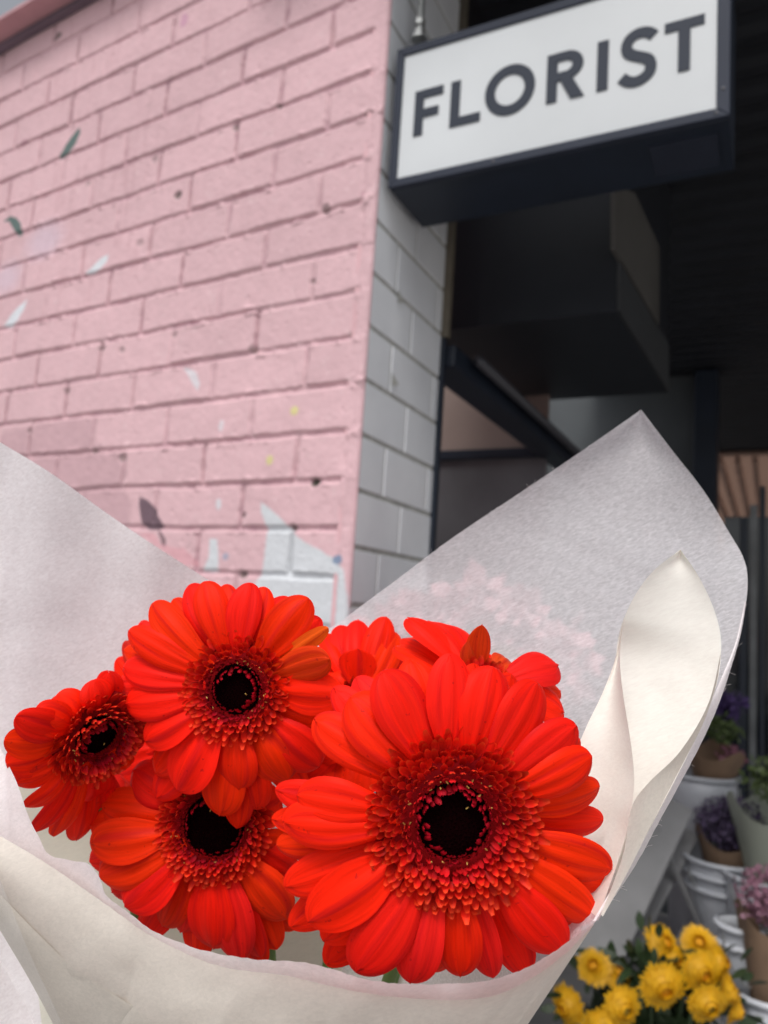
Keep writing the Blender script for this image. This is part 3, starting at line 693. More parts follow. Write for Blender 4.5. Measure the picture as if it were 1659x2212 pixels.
    b = MB(); vs0 = MB(); vs0.lathe((0, 0, 0), [(0, .0040)] + [(Rd * 1.12 * math.sin(x), .0012 + .0028 * math.cos(x)) for x in (.3, .7, 1.1, 1.5)], 24)
    b.add([Lm @ Vector(v) for v in vs0.v], vs0.f)
    nb = 260
    for k in range(nb):
        r = Rd * 1.1 * math.sqrt((k + .5) / nb); th = k * 2.39996
        s = Rd * .055 * rf.uniform(.7, 1.2); h = rf.uniform(.0005, .0011); z0 = .0012 + .0028 * math.sqrt(max(0, 1 - (r / Rd / 1.12) ** 2)) - .0002
        c = Vector((r * math.cos(th), r * math.sin(th), z0)); vs = [Lm @ (c + Vector((s * math.cos(x), s * math.sin(x), 0))) for x in (0, 1.57, 3.14, 4.71)] + [Lm @ (c + Vector((0, 0, h)))]
        b.add(vs, [(0, 1, 4), (1, 2, 4), (2, 3, 4), (3, 0, 4)])
    b.build('centre_disc', CEN, root)
    b = MB()
    for k in range(24):
        th = rf.uniform(0, 6.28); r = Rd * rf.uniform(1.05, 1.45); z0 = .0062 * face_h
        if k == 0: r = Rd * .5; z0 = .0045
        c = Vector((r * math.cos(th), r * math.sin(th), z0)); d = Vector((rf.uniform(-1, 1), rf.uniform(-1, 1), .7)).normalized() * .0011
        b.tube([Lm @ c, Lm @ (c + d)], .00022, 5)
    o = b.build('stamens', STA, root); o['kind'] = 'stuff'
    e = at(*stem_to); p0 = Lm @ Vector((0, 0, -.012)); p1 = Lm @ Vector((0, 0, -.045))
    pts = []
    for k in range(13):
        t = k / 12; q1 = p0.lerp(p1, t); q2 = p1.lerp(e, t); pts.append(q1.lerp(q2, t))
    b = MB(); b.tube(pts, [.0034] + [.0028] * 12, 10); b.build('stem', STEM, root, smooth=True)
    # sepals
    b = MB()
    for k in range(14):
        th = 2 * math.pi * k / 14
        r_ = Vector((math.cos(th), math.sin(th), 0)); t_ = Vector((-r_.y, r_.x, 0))
        vs = [Lm @ (r_ * .004 + t_ * .0015 + Vector((0, 0, -.011))), Lm @ (r_ * .004 - t_ * .0015 + Vector((0, 0, -.011))), Lm @ (r_ * Rr * .7 - t_ * .001 + Vector((0, 0, -.0055))), Lm @ (r_ * Rr * .85 + Vector((0, 0, -.0045))), Lm @ (r_ * Rr * .7 + t_ * .001 + Vector((0, 0, -.0055)))]
        b.add(vs, [(0, 1, 2, 3, 4)])
    b.build('calyx', STEM, root)
    return root
mat_rec = mat('gerbera_receptacle', (0.22, 0.004, 0.006), .9, spec=.05)

def zA(L_): return [(548.6 + .496 * p[0], 1316.6 + .496 * p[1], p[2] * .496) + tuple(p[3:]) for p in L_]
def zB(L_): return [(.463 * p[0], 1207 + .463 * p[1], p[2] * .463) + tuple(p[3:]) for p in L_]
def zC(L_): return [(.5291 * p[0], 1645.8 + .5291 * p[1], p[2] * .5291) + tuple(p[3:]) for p in L_]
PK = (0.90, 0.016, 0.012); OR = (0.95, 0.036, 0.004)
petA = zA([(830, 190, 175, 0), (1040, 248, 195, 0), (1250, 325, 185, 0), (1395, 490, 175, 0), (1470, 640, 160, 0), (1518, 775, 140, 1), (1533, 915, 130, 2),
 (1573, 1120, 165, 0), (1535, 1225, 120, 1), (1500, 1325, 160, 0), (1455, 1395, 140, 1), (1335, 1495, 180, 0), (1195, 1575, 150, 2), (1015, 1600, 130, 1, {'col': PK}),
 (905, 1603, 160, 0), (655, 1615, 165, 0, {'col': PK}), (450, 1590, 195, 0), (310, 1550, 160, 2), (285, 1418, 160, 1), (225, 1340, 205, 0), (150, 1365, 150, 2),
 (135, 1195, 160, 1), (100, 1040, 130, 2), (125, 935, 170, 0), (75, 900, 120, 2), (190, 795, 170, 0), (92, 800, 130, 1),
 (275, 455, 165, 1), (420, 385, 205, 0), (570, 262, 200, 0), (355, 330, 140, 2), (440, 300, 150, 2, {'col': PK}), (690, 215, 170, 1), (1130, 285, 160, 2), (960, 235, 140, 2),
 (1420, 560, 140, 2), (520, 1600, 150, 2), (780, 1600, 150, 2), (1400, 1440, 140, 2)])
gerbera(977, 1768, .255, (0.02, 0.10, 1), 178, 77, 'largest red gerbera at the front right with its dark centre facing the camera', petA, None, seed=3)
petB = zB([(970, 100, 135, 0), (1155, 110, 135, 0), (1255, 135, 120, 1), (1335, 172, 130, 2), (1440, 182, 165, 0), (1488, 270, 130, 2), (875, 120, 120, 1), (700, 212, 130, 0), (820, 185, 110, 2),
 (605, 335, 125, 0), (578, 415, 110, 1), (573, 505, 130, 0), (528, 585, 120, 2), (585, 680, 155, 0), (688, 860, 140, 0), (715, 1000, 150, 1), (820, 1078, 200, 0), (745, 1135, 150, 2),
 (1120, 1080, 170, 0), (1340, 1035, 180, 0), (1030, 1205, 190, 1), (1200, 1180, 170, 1), (1130, 1262, 150, 2), (1490, 972, 185, 0), (1600, 640, 170, 0, {'dr': -.004}), (1565, 820, 170, 1),
 (1545, 445, 140, 0, {'dr': -.012, 'curl': -.10, 'col': (.84, .05, .006)}), (1535, 325, 70, 1, {'dr': -.006, 'col': (.9, .12, .01)}), (1410, 1120, 150, 2), (650, 600, 130, 2), (1045, 120, 120, 2)])
gerbera(514, 1487, .330, (-0.06, 0.10, 1), 108, 53, 'red gerbera at the upper left of the bouquet, highest of the open flowers', petB, None, seed=5)
petC = zC([(372, 335, 150, 0, {'col': OR}), (412, 485, 155, 0, {'col': OR}), (525, 595, 160, 0), (650, 668, 130, 1), (722, 700, 120, 1), (860, 765, 165, 0), (925, 785, 120, 1), (1000, 808, 150, 0, {'col': PK}),
 (1060, 800, 110, 1), (1185, 640, 160, 0, {'col': OR}), (1150, 748, 130, 2), (1210, 690, 120, 2), (358, 410, 130, 2), (455, 545, 140, 2), (362, 260, 150, 1), (1200, 470, 150, 1), (1190, 360, 140, 1),
 (420, 160, 150, 1), (540, 40, 150, 1), (1150, 150, 150, 1), (580, 720, 130, 2), (790, 800, 130, 2), (1050, 840, 130, 2)])
gerbera(466, 1779, .345, (0.0, 0.10, 1), 114, 65, 'orange red gerbera tucked below the others just above the front paper edge', petC, None, seed=8)
petD = zB([(20, 850, 130, 0, {'dr': .004}), (60, 745, 130, 0, {'dr': .004}), (158, 690, 130, 0), (285, 640, 130, 0), (25, 960, 150, 1, {'dr': .004}), (70, 1055, 110, 0), (110, 1150, 90, 0), (160, 1290, 95, 0), (245, 1305, 95, 0),
 (395, 1155, 175, 0), (470, 1235, 150, 1), (60, 1010, 120, 2), (330, 1310, 120, 1), (230, 660, 120, 2), (430, 560, 140, 0), (500, 520, 140, 1)])
gerbera(204, 1582, .335, (0.70, -0.34, 0.66), 100, 46, 'red gerbera at the far left, seen from the side and turned to the right', petD,
        [(5, 150, 70, 0, -50, 60, .08)], seed=9, face_h=1.2)
petE = zB([(525, 1060, 160, 1), (500, 960, 150, 1), (545, 1150, 150, 2), (640, 905, 130, 0), (560, 900, 130, 1), (560, 1000, 150, 0), (600, 1120, 160, 0), (670, 1080, 130, 1), (720, 760, 120, 0), (575, 390, 90, 1, {'col': (.6, .02, .01)}), (545, 500, 120, 1), (540, 470, 120, 1), (640, 300, 110, 1), (500, 620, 130, 0)])
gerbera(430, 1590, .385, (0.05, 0.05, 1), 92, 40, 'red gerbera almost hidden behind the upper left flower, only its petal tips showing', petE, [(14, 170, 60, 2, 0, 360, .06)], seed=12)
petF = [(800, 1705, 95, 1), (745, 1745, 95, 1), (690, 1560, 70, 0), (678, 1640, 75, 0), (712, 1700, 75, 1), (640, 1560, 70, 1), (650, 1680, 70, 1), (835, 1330, 60, 0, {'dr': .002}), (770, 1335, 60, 0), (862, 1370, 55, 0), (855, 1400, 60, 1), (730, 1350, 55, 1), (775, 1400, 70, 0, {'dr': -.006}), (705, 1365, 50, 1), (850, 1440, 60, 1), (800, 1500, 60, 0), (700, 1460, 70, 0), (640, 1420, 60, 1), (740, 1520, 60, 0), (680, 1500, 60, 1)]
gerbera(775, 1535, .37, (0.10, 0.45, .8), 60, 28, 'red gerbera half hidden between the two biggest flowers, its petals fanned upward', petF, [(12, 125, 50, 1, 0, 360, .08)], seed=14)
petG = [(880, 1336, 60, 0, {'dr': .001}), (925, 1340, 62, 0), (868, 1375, 50, 1), (960, 1350, 70, 1), (850, 1400, 60, 1), (1040, 1350, 50, 0, {'dr': -.016, 'col': (.96, .07, .01)}), (1205, 1450, 75, 0, {'col': PK}), (1222, 1545, 70, 1), (1180, 1480, 70, 1), (1100, 1425, 50, 0, {'col': (.7, .06, .01)}), (1010, 1388, 40, 0, {'dr': -.008, 'col': (.8, .06, .01)}), (1210, 1500, 60, 2), (1120, 1600, 70, 0), (1000, 1600, 70, 0), (900, 1550, 70, 0)]
gerbera(1035, 1492, .318, (0.12, 0.72, .62), 62, 26, 'red gerbera behind the largest one, tipped upward with one petal standing upright', petG, [(8, 150, 55, 1, -30, 210, .08)], seed=17)

# ------------------------------------------------------------------ wrapping paper
def paper(name, col, see, trans, rough=.75, tcol=None, ang=25, tex=.945, sc=(230, 500, 1300)):
    m, nt, N, L, P = newmat(name)
    uv = N.new('ShaderNodeTexCoord')
    mp = N.new('ShaderNodeMapping'); mp.inputs['Scale'].default_value = sc
    mp0 = N.new('ShaderNodeMapping'); mp0.inputs['Rotation'].default_value = (0, math.radians(ang), 0); L.new(uv.outputs['Object'], mp0.inputs[0]); L.new(mp0.outputs[0], mp.inputs[0])
    n = N.new('ShaderNodeTexNoise'); n.inputs['Scale'].default_value = 1.0; n.inputs['Detail'].default_value = 8; n.inputs['Roughness'].default_value = .62; n.inputs['Distortion'].default_value = .6
    L.new(mp.outputs[0], n.inputs['Vector'])
    n2 = N.new('ShaderNodeTexNoise'); n2.inputs['Scale'].default_value = 110; n2.inputs['Detail'].default_value = 4; L.new(uv.outputs['Object'], n2.inputs['Vector'])
    rr_ = N.new('ShaderNodeValToRGB'); e = rr_.color_ramp.elements; e[0].position = .33; e[1].position = .66
    e[0].color = (*[c * tex for c in col], 1); e[1].color = (*[min(1, c * 1.06) for c in col], 1)
    L.new(n.outputs[0], rr_.inputs[0]); L.new(rr_.outputs[0], P.inputs['Base Color'])
    P.inputs['Roughness'].default_value = rough; P.inputs['Specular IOR Level'].default_value = .2
    b = N.new('ShaderNodeBump'); b.inputs['Strength'].default_value = .28; b.inputs['Distance'].default_value = .00025; L.new(n.outputs[0], b.inputs['Height']); L.new(b.outputs[0], P.inputs['Normal'])
    t = N.new('ShaderNodeBsdfTranslucent'); t.inputs[0].default_value = (*(tcol or col), 1)
    mx = N.new('ShaderNodeMixShader'); mx.inputs[0].default_value = trans
    L.new(P.outputs[0], mx.inputs[1]); L.new(t.outputs[0], mx.inputs[2])
    tr = N.new('ShaderNodeBsdfTransparent')
    mr = N.new('ShaderNodeMapRange'); mr.inputs[1].default_value = .35; mr.inputs[2].default_value = .65; mr.inputs[3].default_value = see * 1.25; mr.inputs[4].default_value = see * .75
    L.new(n.outputs[0], mr.inputs[0])
    m2 = N.new('ShaderNodeMixShader'); L.new(mr.outputs[0], m2.inputs[0]); L.new(mx.outputs[0], m2.inputs[1]); L.new(tr.outputs[0], m2.inputs[2])
    out = [k for k in N if k.type == 'OUTPUT_MATERIAL'][0]; L.new(m2.outputs[0], out.inputs[0])
    return m
P_back = paper('sheer_white_paper', (0.88, 0.86, 0.89), .38, .35, tex=.965, sc=(300, 700, 1500))
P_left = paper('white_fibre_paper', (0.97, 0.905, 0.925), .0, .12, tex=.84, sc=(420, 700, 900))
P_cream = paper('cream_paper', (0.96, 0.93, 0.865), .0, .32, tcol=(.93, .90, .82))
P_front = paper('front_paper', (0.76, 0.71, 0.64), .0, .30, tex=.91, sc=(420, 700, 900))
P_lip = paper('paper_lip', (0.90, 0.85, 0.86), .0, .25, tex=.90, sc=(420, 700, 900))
wrap = empty('bouquet_wrap', tuple(at(620, 2900, .36)))
tag(wrap, 'white fibrous wrapping paper folded round the bunch of red gerberas', 'flower wrap')
def resample(P, n):
    P = [tuple(map(float, p)) for p in P]
    C = cat(P, 8); d = [0]
    for a, b_ in zip(C[:-1], C[1:]): d.append(d[-1] + math.hypot(b_[0] - a[0], b_[1] - a[1]))
    C = np.array(C); d = np.array(d); t = np.linspace(0, d[-1], n)
    return np.stack([np.interp(t, d, C[:, k]) for k in range(3)], -1)
def patch(name, A_, B_, m, n=90, k=40, bulge=0.0, wr=0.0012, wsc=30, seed=1, ease=1.0, fuzz=0.0, pleats=()):
    a = resample(A_, n); b_ = resample(B_, n); V_ = []
    for j in range(k):
        t = (j / (k - 1)) ** ease
        r = a * (1 - t) + b_ * t; r[:, 2] += bulge * math.sin(math.pi * t)
        V_.append(r)
    G = np.array(V_)                                     # k,n,3
    nz = (vnoise(G[..., 0] / 1000 + 9, G[..., 1] / 1000 + 9, wsc / 3, seed + 300, 3) - .5) * 2 * wr * 3
    nz2 = (vnoise((G[..., 0] + G[..., 1]) / 1000 + 9, (G[..., 1] - G[..., 0]) / 1000 + 9, wsc / 9, seed + 500, 2) - .5) * 2 * wr * 6
    G[..., 2] += (nz + nz2)
    xx = np.linspace(0, 1, n)[None, :]; tt = np.linspace(0, 1, k)[:, None]
    for (p0_, p1_, w_, amp_) in pleats:
        d_ = np.abs(xx - (p0_ + (p1_ - p0_) * tt)) / w_
        G[..., 2] += amp_ * np.exp(-d_ * 1.2) * np.clip(tt * 3 + .1, 0, 1)
    if fuzz:
        G[0, :, 1] += (RNG.rand(n) - .5) * fuzz
    vs = [at(*p) for p in G.reshape(-1, 3)]
    fs = [(j * n + i, j * n + i + 1, (j + 1) * n + i + 1, (j + 1) * n + i) for j in range(k - 1) for i in range(n - 1)]
    o = mesh(name, vs, fs, m, wrap, True)
    return o
edgeR = [(1385, 885, .42), (1450, 970, .41), (1520, 1060, .40), (1575, 1150, .39), (1608, 1210, .38), (1615, 1265, .37), (1605, 1340, .36), (1580, 1440, .345), (1545, 1540, .33), (1490, 1650, .31), (1430, 1760, .29), (1370, 1870, .268), (1287, 1990, .246)]
patch('back_sheet', [(1385, 885, .42), (1270, 965, .42), (1130, 1060, .42), (980, 1160, .42), (860, 1250, .42), (740, 1340, .42), (620, 1440, .42), (560, 1800, .44), (560, 2300, .42)],
      edgeR + [(1130, 2216, .25), (1000, 2420, .27)], P_back, 130, 70, .012, .0005, 20, 2, pleats=[(.22, .30, .03, .0016), (.42, .46, .02, -.0014), (.60, .55, .03, .0018)])
patch('left_sheet', [(-160, 860, .39), (0, 955, .40), (110, 1022, .40), (230, 1108, .41), (330, 1176, .41), (430, 1240, .42), (520, 1300, .42), (660, 1400, .43)],
      [(-300, 1900, .36), (-150, 2200, .38), (0, 2400, .40), (200, 2500, .41), (400, 2550, .42), (600, 2600, .42), (750, 2500, .42), (800, 2300, .43)], P_left, 110, 70, .02, .0003, 20, 5, pleats=[(.25, .2, .03, -.0016), (.55, .5, .02, .0014)])
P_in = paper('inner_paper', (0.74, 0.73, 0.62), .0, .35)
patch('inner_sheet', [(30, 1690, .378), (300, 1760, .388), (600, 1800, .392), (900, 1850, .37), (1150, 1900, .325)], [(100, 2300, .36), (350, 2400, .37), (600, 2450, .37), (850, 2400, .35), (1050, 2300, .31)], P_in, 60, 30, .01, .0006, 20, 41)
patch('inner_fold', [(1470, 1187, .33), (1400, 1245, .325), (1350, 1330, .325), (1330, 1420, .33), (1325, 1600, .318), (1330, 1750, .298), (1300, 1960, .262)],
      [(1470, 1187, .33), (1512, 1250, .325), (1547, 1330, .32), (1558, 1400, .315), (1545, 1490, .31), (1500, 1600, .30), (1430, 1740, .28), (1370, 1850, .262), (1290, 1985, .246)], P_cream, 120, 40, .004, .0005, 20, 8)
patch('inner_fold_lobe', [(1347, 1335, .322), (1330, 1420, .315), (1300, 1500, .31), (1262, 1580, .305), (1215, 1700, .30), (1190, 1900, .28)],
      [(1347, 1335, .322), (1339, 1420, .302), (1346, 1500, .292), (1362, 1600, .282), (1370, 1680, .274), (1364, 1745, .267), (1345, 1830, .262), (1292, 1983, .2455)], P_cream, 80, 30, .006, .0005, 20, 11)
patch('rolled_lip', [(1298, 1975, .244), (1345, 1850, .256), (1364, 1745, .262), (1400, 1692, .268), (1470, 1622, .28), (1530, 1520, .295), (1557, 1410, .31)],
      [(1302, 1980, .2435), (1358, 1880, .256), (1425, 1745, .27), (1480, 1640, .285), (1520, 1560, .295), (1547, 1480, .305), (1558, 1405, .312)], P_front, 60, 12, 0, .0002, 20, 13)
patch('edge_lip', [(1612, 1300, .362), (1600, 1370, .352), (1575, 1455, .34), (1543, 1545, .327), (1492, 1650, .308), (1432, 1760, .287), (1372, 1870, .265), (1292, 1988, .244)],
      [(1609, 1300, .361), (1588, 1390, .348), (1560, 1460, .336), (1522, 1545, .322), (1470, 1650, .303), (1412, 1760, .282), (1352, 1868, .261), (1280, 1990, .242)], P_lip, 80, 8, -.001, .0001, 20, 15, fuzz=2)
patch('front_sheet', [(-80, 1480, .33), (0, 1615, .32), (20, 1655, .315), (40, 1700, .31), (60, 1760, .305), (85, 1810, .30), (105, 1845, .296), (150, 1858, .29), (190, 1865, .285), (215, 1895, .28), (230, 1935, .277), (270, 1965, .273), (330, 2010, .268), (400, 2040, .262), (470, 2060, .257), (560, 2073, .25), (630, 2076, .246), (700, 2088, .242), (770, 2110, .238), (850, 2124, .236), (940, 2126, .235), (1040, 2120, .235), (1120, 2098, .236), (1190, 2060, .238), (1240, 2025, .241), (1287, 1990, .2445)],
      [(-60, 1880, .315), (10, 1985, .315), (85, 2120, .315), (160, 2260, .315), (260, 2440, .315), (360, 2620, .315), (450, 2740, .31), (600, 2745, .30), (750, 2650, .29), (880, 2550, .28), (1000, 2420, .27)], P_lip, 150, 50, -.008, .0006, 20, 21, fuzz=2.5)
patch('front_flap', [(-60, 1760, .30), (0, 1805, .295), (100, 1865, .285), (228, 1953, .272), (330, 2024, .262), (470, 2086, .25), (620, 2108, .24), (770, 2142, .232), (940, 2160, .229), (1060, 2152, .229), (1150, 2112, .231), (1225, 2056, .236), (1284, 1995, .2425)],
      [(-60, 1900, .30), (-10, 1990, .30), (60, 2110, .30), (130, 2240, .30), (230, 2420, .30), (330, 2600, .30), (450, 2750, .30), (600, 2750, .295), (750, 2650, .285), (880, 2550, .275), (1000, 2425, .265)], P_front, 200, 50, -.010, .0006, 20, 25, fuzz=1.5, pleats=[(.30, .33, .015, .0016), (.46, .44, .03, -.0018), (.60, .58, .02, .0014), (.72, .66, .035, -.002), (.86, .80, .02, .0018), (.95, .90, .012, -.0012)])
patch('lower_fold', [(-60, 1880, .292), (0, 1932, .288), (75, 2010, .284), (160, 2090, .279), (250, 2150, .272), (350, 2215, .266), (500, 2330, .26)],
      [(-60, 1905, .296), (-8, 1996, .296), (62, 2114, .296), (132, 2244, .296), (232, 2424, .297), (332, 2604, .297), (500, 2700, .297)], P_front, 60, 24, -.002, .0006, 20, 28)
fb = MB(); fr2 = random.Random(2)                       # loose fibres standing off the torn paper edges
edges_ = [resample(edgeR[4:], 60), resample([(230, 1935, .277), (330, 2010, .268), (470, 2060, .257), (700, 2088, .242), (940, 2126, .235), (1120, 2098, .236), (1240, 2025, .241), (1287, 1990, .2445)], 60), resample([(1385, 885, .42), (1270, 965, .42), (1130, 1060, .42), (980, 1160, .42), (860, 1250, .42), (740, 1340, .42)], 60)]
for k in range(54):
    E_ = edges_[(k % 2) * 2]; p = E_[fr2.randrange(60)]; q0 = at(*p); pts = [q0]; d_ = (CR * fr2.uniform(-1, 1) + CU * fr2.uniform(-.6, 1) - _f * fr2.uniform(0, .5)).normalized()
    for z in range(4):
        d_ = (d_ + (CR * fr2.uniform(-1, 1) + CU * fr2.uniform(-1, 1)) * .5).normalized(); pts.append(pts[-1] + d_ * .0006 * fr2.uniform(.5, 1.5))
    fb.tube(pts, .00005, 3, cap=False)
o = fb.build('loose_fibres', P_lip, wrap); o['kind'] = 'stuff'
cel, nt, N, L, P = newmat('clear_cellophane')
P.inputs['Base Color'].default_value = (.9, .9, .92, 1); P.inputs['Roughness'].default_value = .35; P.inputs['Specular IOR Level'].default_value = .3
tr = N.new('ShaderNodeBsdfTransparent'); mx = N.new('ShaderNodeMixShader'); mx.inputs[0].default_value = .86
out = [k for k in N if k.type == 'OUTPUT_MATERIAL'][0]; L.new(P.outputs[0], mx.inputs[1]); L.new(tr.outputs[0], mx.inputs[2]); L.new(mx.outputs[0], out.inputs[0])
patch('cellophane', [(-80, 1700, .283), (0, 1900, .281), (60, 2050, .279), (120, 2180, .277), (190, 2330, .276)],
      [(-120, 1900, .29), (-40, 2010, .29), (20, 2110, .288), (75, 2215, .286), (120, 2330, .285)], cel, 50, 16, .002, .0012, 40, 33)

# ------------------------------------------------------------------ flower stall, lower right
white_pl = mat('white_plastic', (0.50, 0.52, 0.56), .3, noise=.05, nscale=10)
kraft = mat('kraft_paper', (0.26, 0.17, 0.11), .8, noise=.15, nscale=20, bump=.3, trans=.15)
leafm = mat('dark_leaf', (0.028, 0.050, 0.018), .5, noise=.3, nscale=20, trans=.15)
white_wood = mat('white_painted_wood', (0.20, 0.20, 0.205), .6, noise=.2, nscale=8)
def bucket(c, r, h, label, taper=.72, n_rims=1, group=None):
    root = empty('flower_bucket', tuple(c)); tag(root, label, 'bucket', group)
    b = MB(); b.lathe(c, [(0, .002), (r * taper, .002), (r * (taper + (1 - taper) * .9), h * .9), (r, h), (r - .003, h), (r * (taper + (1 - taper) * .88), h * .9), (r * taper - .003, .006), (0, .006)], 36)
    b.build('bucket_body', white_pl, root, smooth=True)
    for k in range(n_rims):
        z = h - k * .035; rr_ = r * (taper + (1 - taper) * z / h)
        b = MB(); b.lathe(c, [(rr_, z - .008), (rr_ + .007, z - .008), (rr_ + .008, z), (rr_ + .001, z + .003)], 36); b.build('rim', white_pl, root, smooth=True)
    b = MB(); b.tube([c + Vector((r * 1.04 * math.cos(t), -.02 - .03 * math.sin(t), h * .93 - .09 * math.sin(t))) for t in np.linspace(0, math.pi, 14)], .002, 6); b.build('handle', steel, root)
    return root
def head(c, n, r, name, m_p, m_c, parent, np_=28, layers=4, cr=.35):
    n = Vector(n).normalized(); a = n.orthogonal().normalized(); b2 = n.cross(a)
    b = MB()
    for l in range(layers):
        for k in range(np_ - 3 * l):
            th = 2 * math.pi * (k + .5 * l + rf.uniform(-.2, .2)) / (np_ - 3 * l); rl = r * (1 - .22 * l) * rf.uniform(.88, 1.08)
            d = a * math.cos(th) + b2 * math.sin(th); t_ = -a * math.sin(th) + b2 * math.cos(th); w = r * .17
            up = n * (r * (.06 + .14 * l))
            q0 = c + d * r * cr * .7 + up * .6; q1 = c + d * rl * .65 + up * 1.2; q2 = c + d * rl + up * .5
            b.add([q0 - t_ * w * .5, q0 + t_ * w * .5, q1 + t_ * w, q2 + t_ * w * .15, q2 - t_ * w * .15, q1 - t_ * w], [(0, 1, 2, 5), (5, 2, 3, 4)])
    b.build('petals', m_p, parent)
    b = MB(); b.lathe(c, [(0, r * .42), (r * cr * .6, r * .38), (r * cr, r * .22), (r * cr * 1.05, 0)], 18, n); b.build('flower_centre', m_c, parent, smooth=True)
yel = mat('golden_petals', (0.74, 0.40, 0.004), .6, noise=.15, nscale=60, trans=.25)
yelc = mat('golden_centre', (0.66, 0.30, 0.004), .8, noise=.3, nscale=300, bump=.6, bscale=400)
yelg = mat('greenish_centre', (0.28, 0.20, 0.02), .8, noise=.3, nscale=300)
def leaf(mb, p, d, ln, w):
    d = Vector(d).normalized(); s = d.cross(Vector((rf.uniform(-1, 1), rf.uniform(-1, 1), rf.uniform(-1, 1)))).normalized(); nn = s.cross(d)
    P_ = []
    for t, ww in ((0, .1), (.3, .8), (.6, .9), (.85, .5), (1, .02)):
        c = p + d * ln * t - nn * ln * .25 * t * t; P_ += [c - s * w * ww / 2, c + s * w * ww / 2]
    mb.add(P_, [(2 * i, 2 * i + 1, 2 * i + 3, 2 * i + 2) for i in range(4)])
Dy = 1.35
bcen = at(1415, 2300, Dy + .10)
bk_top = bcen.z
crate = empty('display_crate', (bcen.x, bcen.y, 0)); tag(crate, 'white slatted crate standing under the bucket of golden flowers', 'crate')
for k in range(5):
    b = MB(); b.box((bcen.x - .22, bcen.y - .2, .03 + k * .085), (.44, 0, 0), (0, .012, 0), (0, 0, .065)); b.build('slat', white_wood, crate, bevel=.002)
    b = MB(); b.box((bcen.x - .22, bcen.y + .19, .03 + k * .085), (.44, 0, 0), (0, .012, 0), (0, 0, .065)); b.build('slat', white_wood, crate, bevel=.002)
for sx in (-.22, .205):
    for sy in (-.187, .172):
        b = MB(); b.box((bcen.x + sx, bcen.y + sy, 0), (.015, 0, 0), (0, .017, 0), (0, 0, .46)); b.build('corner_post', white_wood, crate)
b = MB(); b.box((bcen.x - .23, bcen.y - .21, .462), (.46, 0, 0), (0, .42, 0), (0, 0, .015)); b.build('top_board', white_wood, crate, bevel=.002)
bucket(Vector((bcen.x, bcen.y, .478)), .115, bk_top - .478 - .05, 'white bucket on the crate holding the golden flowers')
heads = [(1430, 2127, 44, 0, (0, 0)), (1512, 2098, 39, .03, (.15, .15)), (1526, 2166, 38, -.02, (.1, -.1)), (1341, 2174, 40, .0, (.3, .1)), (1428, 2040, 36, .08, (.5, .9)), (1508, 2040, 34, .09, (-.2, 1.0)),
 (1550, 2080, 34, .07, (.9, .5)), (1283, 2090, 32, .08, (-.4, 1.0)), (1330, 2104, 30, .08, (.3, 1.2)), (1228, 2172, 38, .05, (-1.2, .1)), (1566, 2140, 36, .03, (1.2, .0)), (1584, 2180, 30, .04, (1.0, -.3)),
 (1300, 2212, 40, .0, (0, -.2)), (1455, 2075, 28, .07, (.6, .4))]
head_labels = ['largest golden flower, facing the camera in the middle of the yellow bunch', 'golden flower facing the camera just upper right of the largest one',
 'golden flower with a greenish centre below another on the right of the bunch', 'golden flower with a greenish centre left of the largest one', 'golden flower seen edge-on at the top of the bunch above the largest one',
 'golden flower tipped upward at the top right of the bunch', 'half hidden golden flower turned right at the upper right rim of the bunch', 'flattened golden flower at the upper left of the bunch, farther from the middle',
 'flattened golden flower at the upper left of the bunch, nearer the middle', 'leftmost golden flower, turned away to the left', 'golden flower turned right, just above the lowest one on the right rim',
 'rightmost golden flower, low on the right rim of the bunch', 'golden flower cut off by the bottom edge of the photo, left in the bunch', 'smallest golden flower, wedged above the largest one']
for k, (x, y, r, dd, nn) in enumerate(heads):
    c = at(x, y, Dy + dd); n_ = CR * nn[0] + CU * nn[1] - _f
    f = empty('golden_flower', tuple(c)); tag(f, head_labels[k], 'flower', 'golden flowers in the bucket')
    n = Vector(n_).normalized()
    before = set(bpy.data.objects)
    head(c, n, 1.22 * r * (Dy + dd) / FPX, 'f', yel, yelg if k in (2, 3) else yelc, None)
    for o in set(bpy.data.objects) - before:
        o.parent = f; o.location = -c
    b = MB(); e = Vector((bcen.x + rf.uniform(-.05, .05), bcen.y + rf.uniform(-.05, .05), .5)); b.tube([c - n * .004, c - n * .05 + Vector((0, 0, -.05)), e], .004, 6)
    o = b.build('stem', leafm); o.parent = f; o.location = -c
b = MB()
for k in range(420):
    x = rf.gauss(1410, 85); y = rf.uniform(2065, 2330)
    if (x - 1415) ** 2 / 190 ** 2 + (y - 2200) ** 2 / 190 ** 2 > 1: continue
    p = at(x, y, Dy + rf.uniform(.06, .17)); leaf(b, p, (rf.uniform(-1, 1), rf.uniform(-1, .3), rf.uniform(-.4, 1)), rf.uniform(.035, .07), rf.uniform(.018, .03))
for (x, y, dx, dz) in [(1205, 2175, -1, -.4), (1215, 2150, -1, .0), (1580, 2110, 1, .5), (1385, 2010, -.2, 1), (1360, 2060, 0, 1), (1560, 2060, .6, .8), (1340, 2150, 0, 1), (1390, 2080, 0, 1)]:
    for q_ in range(3): leaf(b, at(x + 20 * q_, y + 8 * q_, Dy + .05), (dx, rf.uniform(-.3, .3), dz), .032, .018)
tag(b.build('foliage', leafm), 'dark green leaves massed among the golden flowers', 'foliage', kind='stuff')

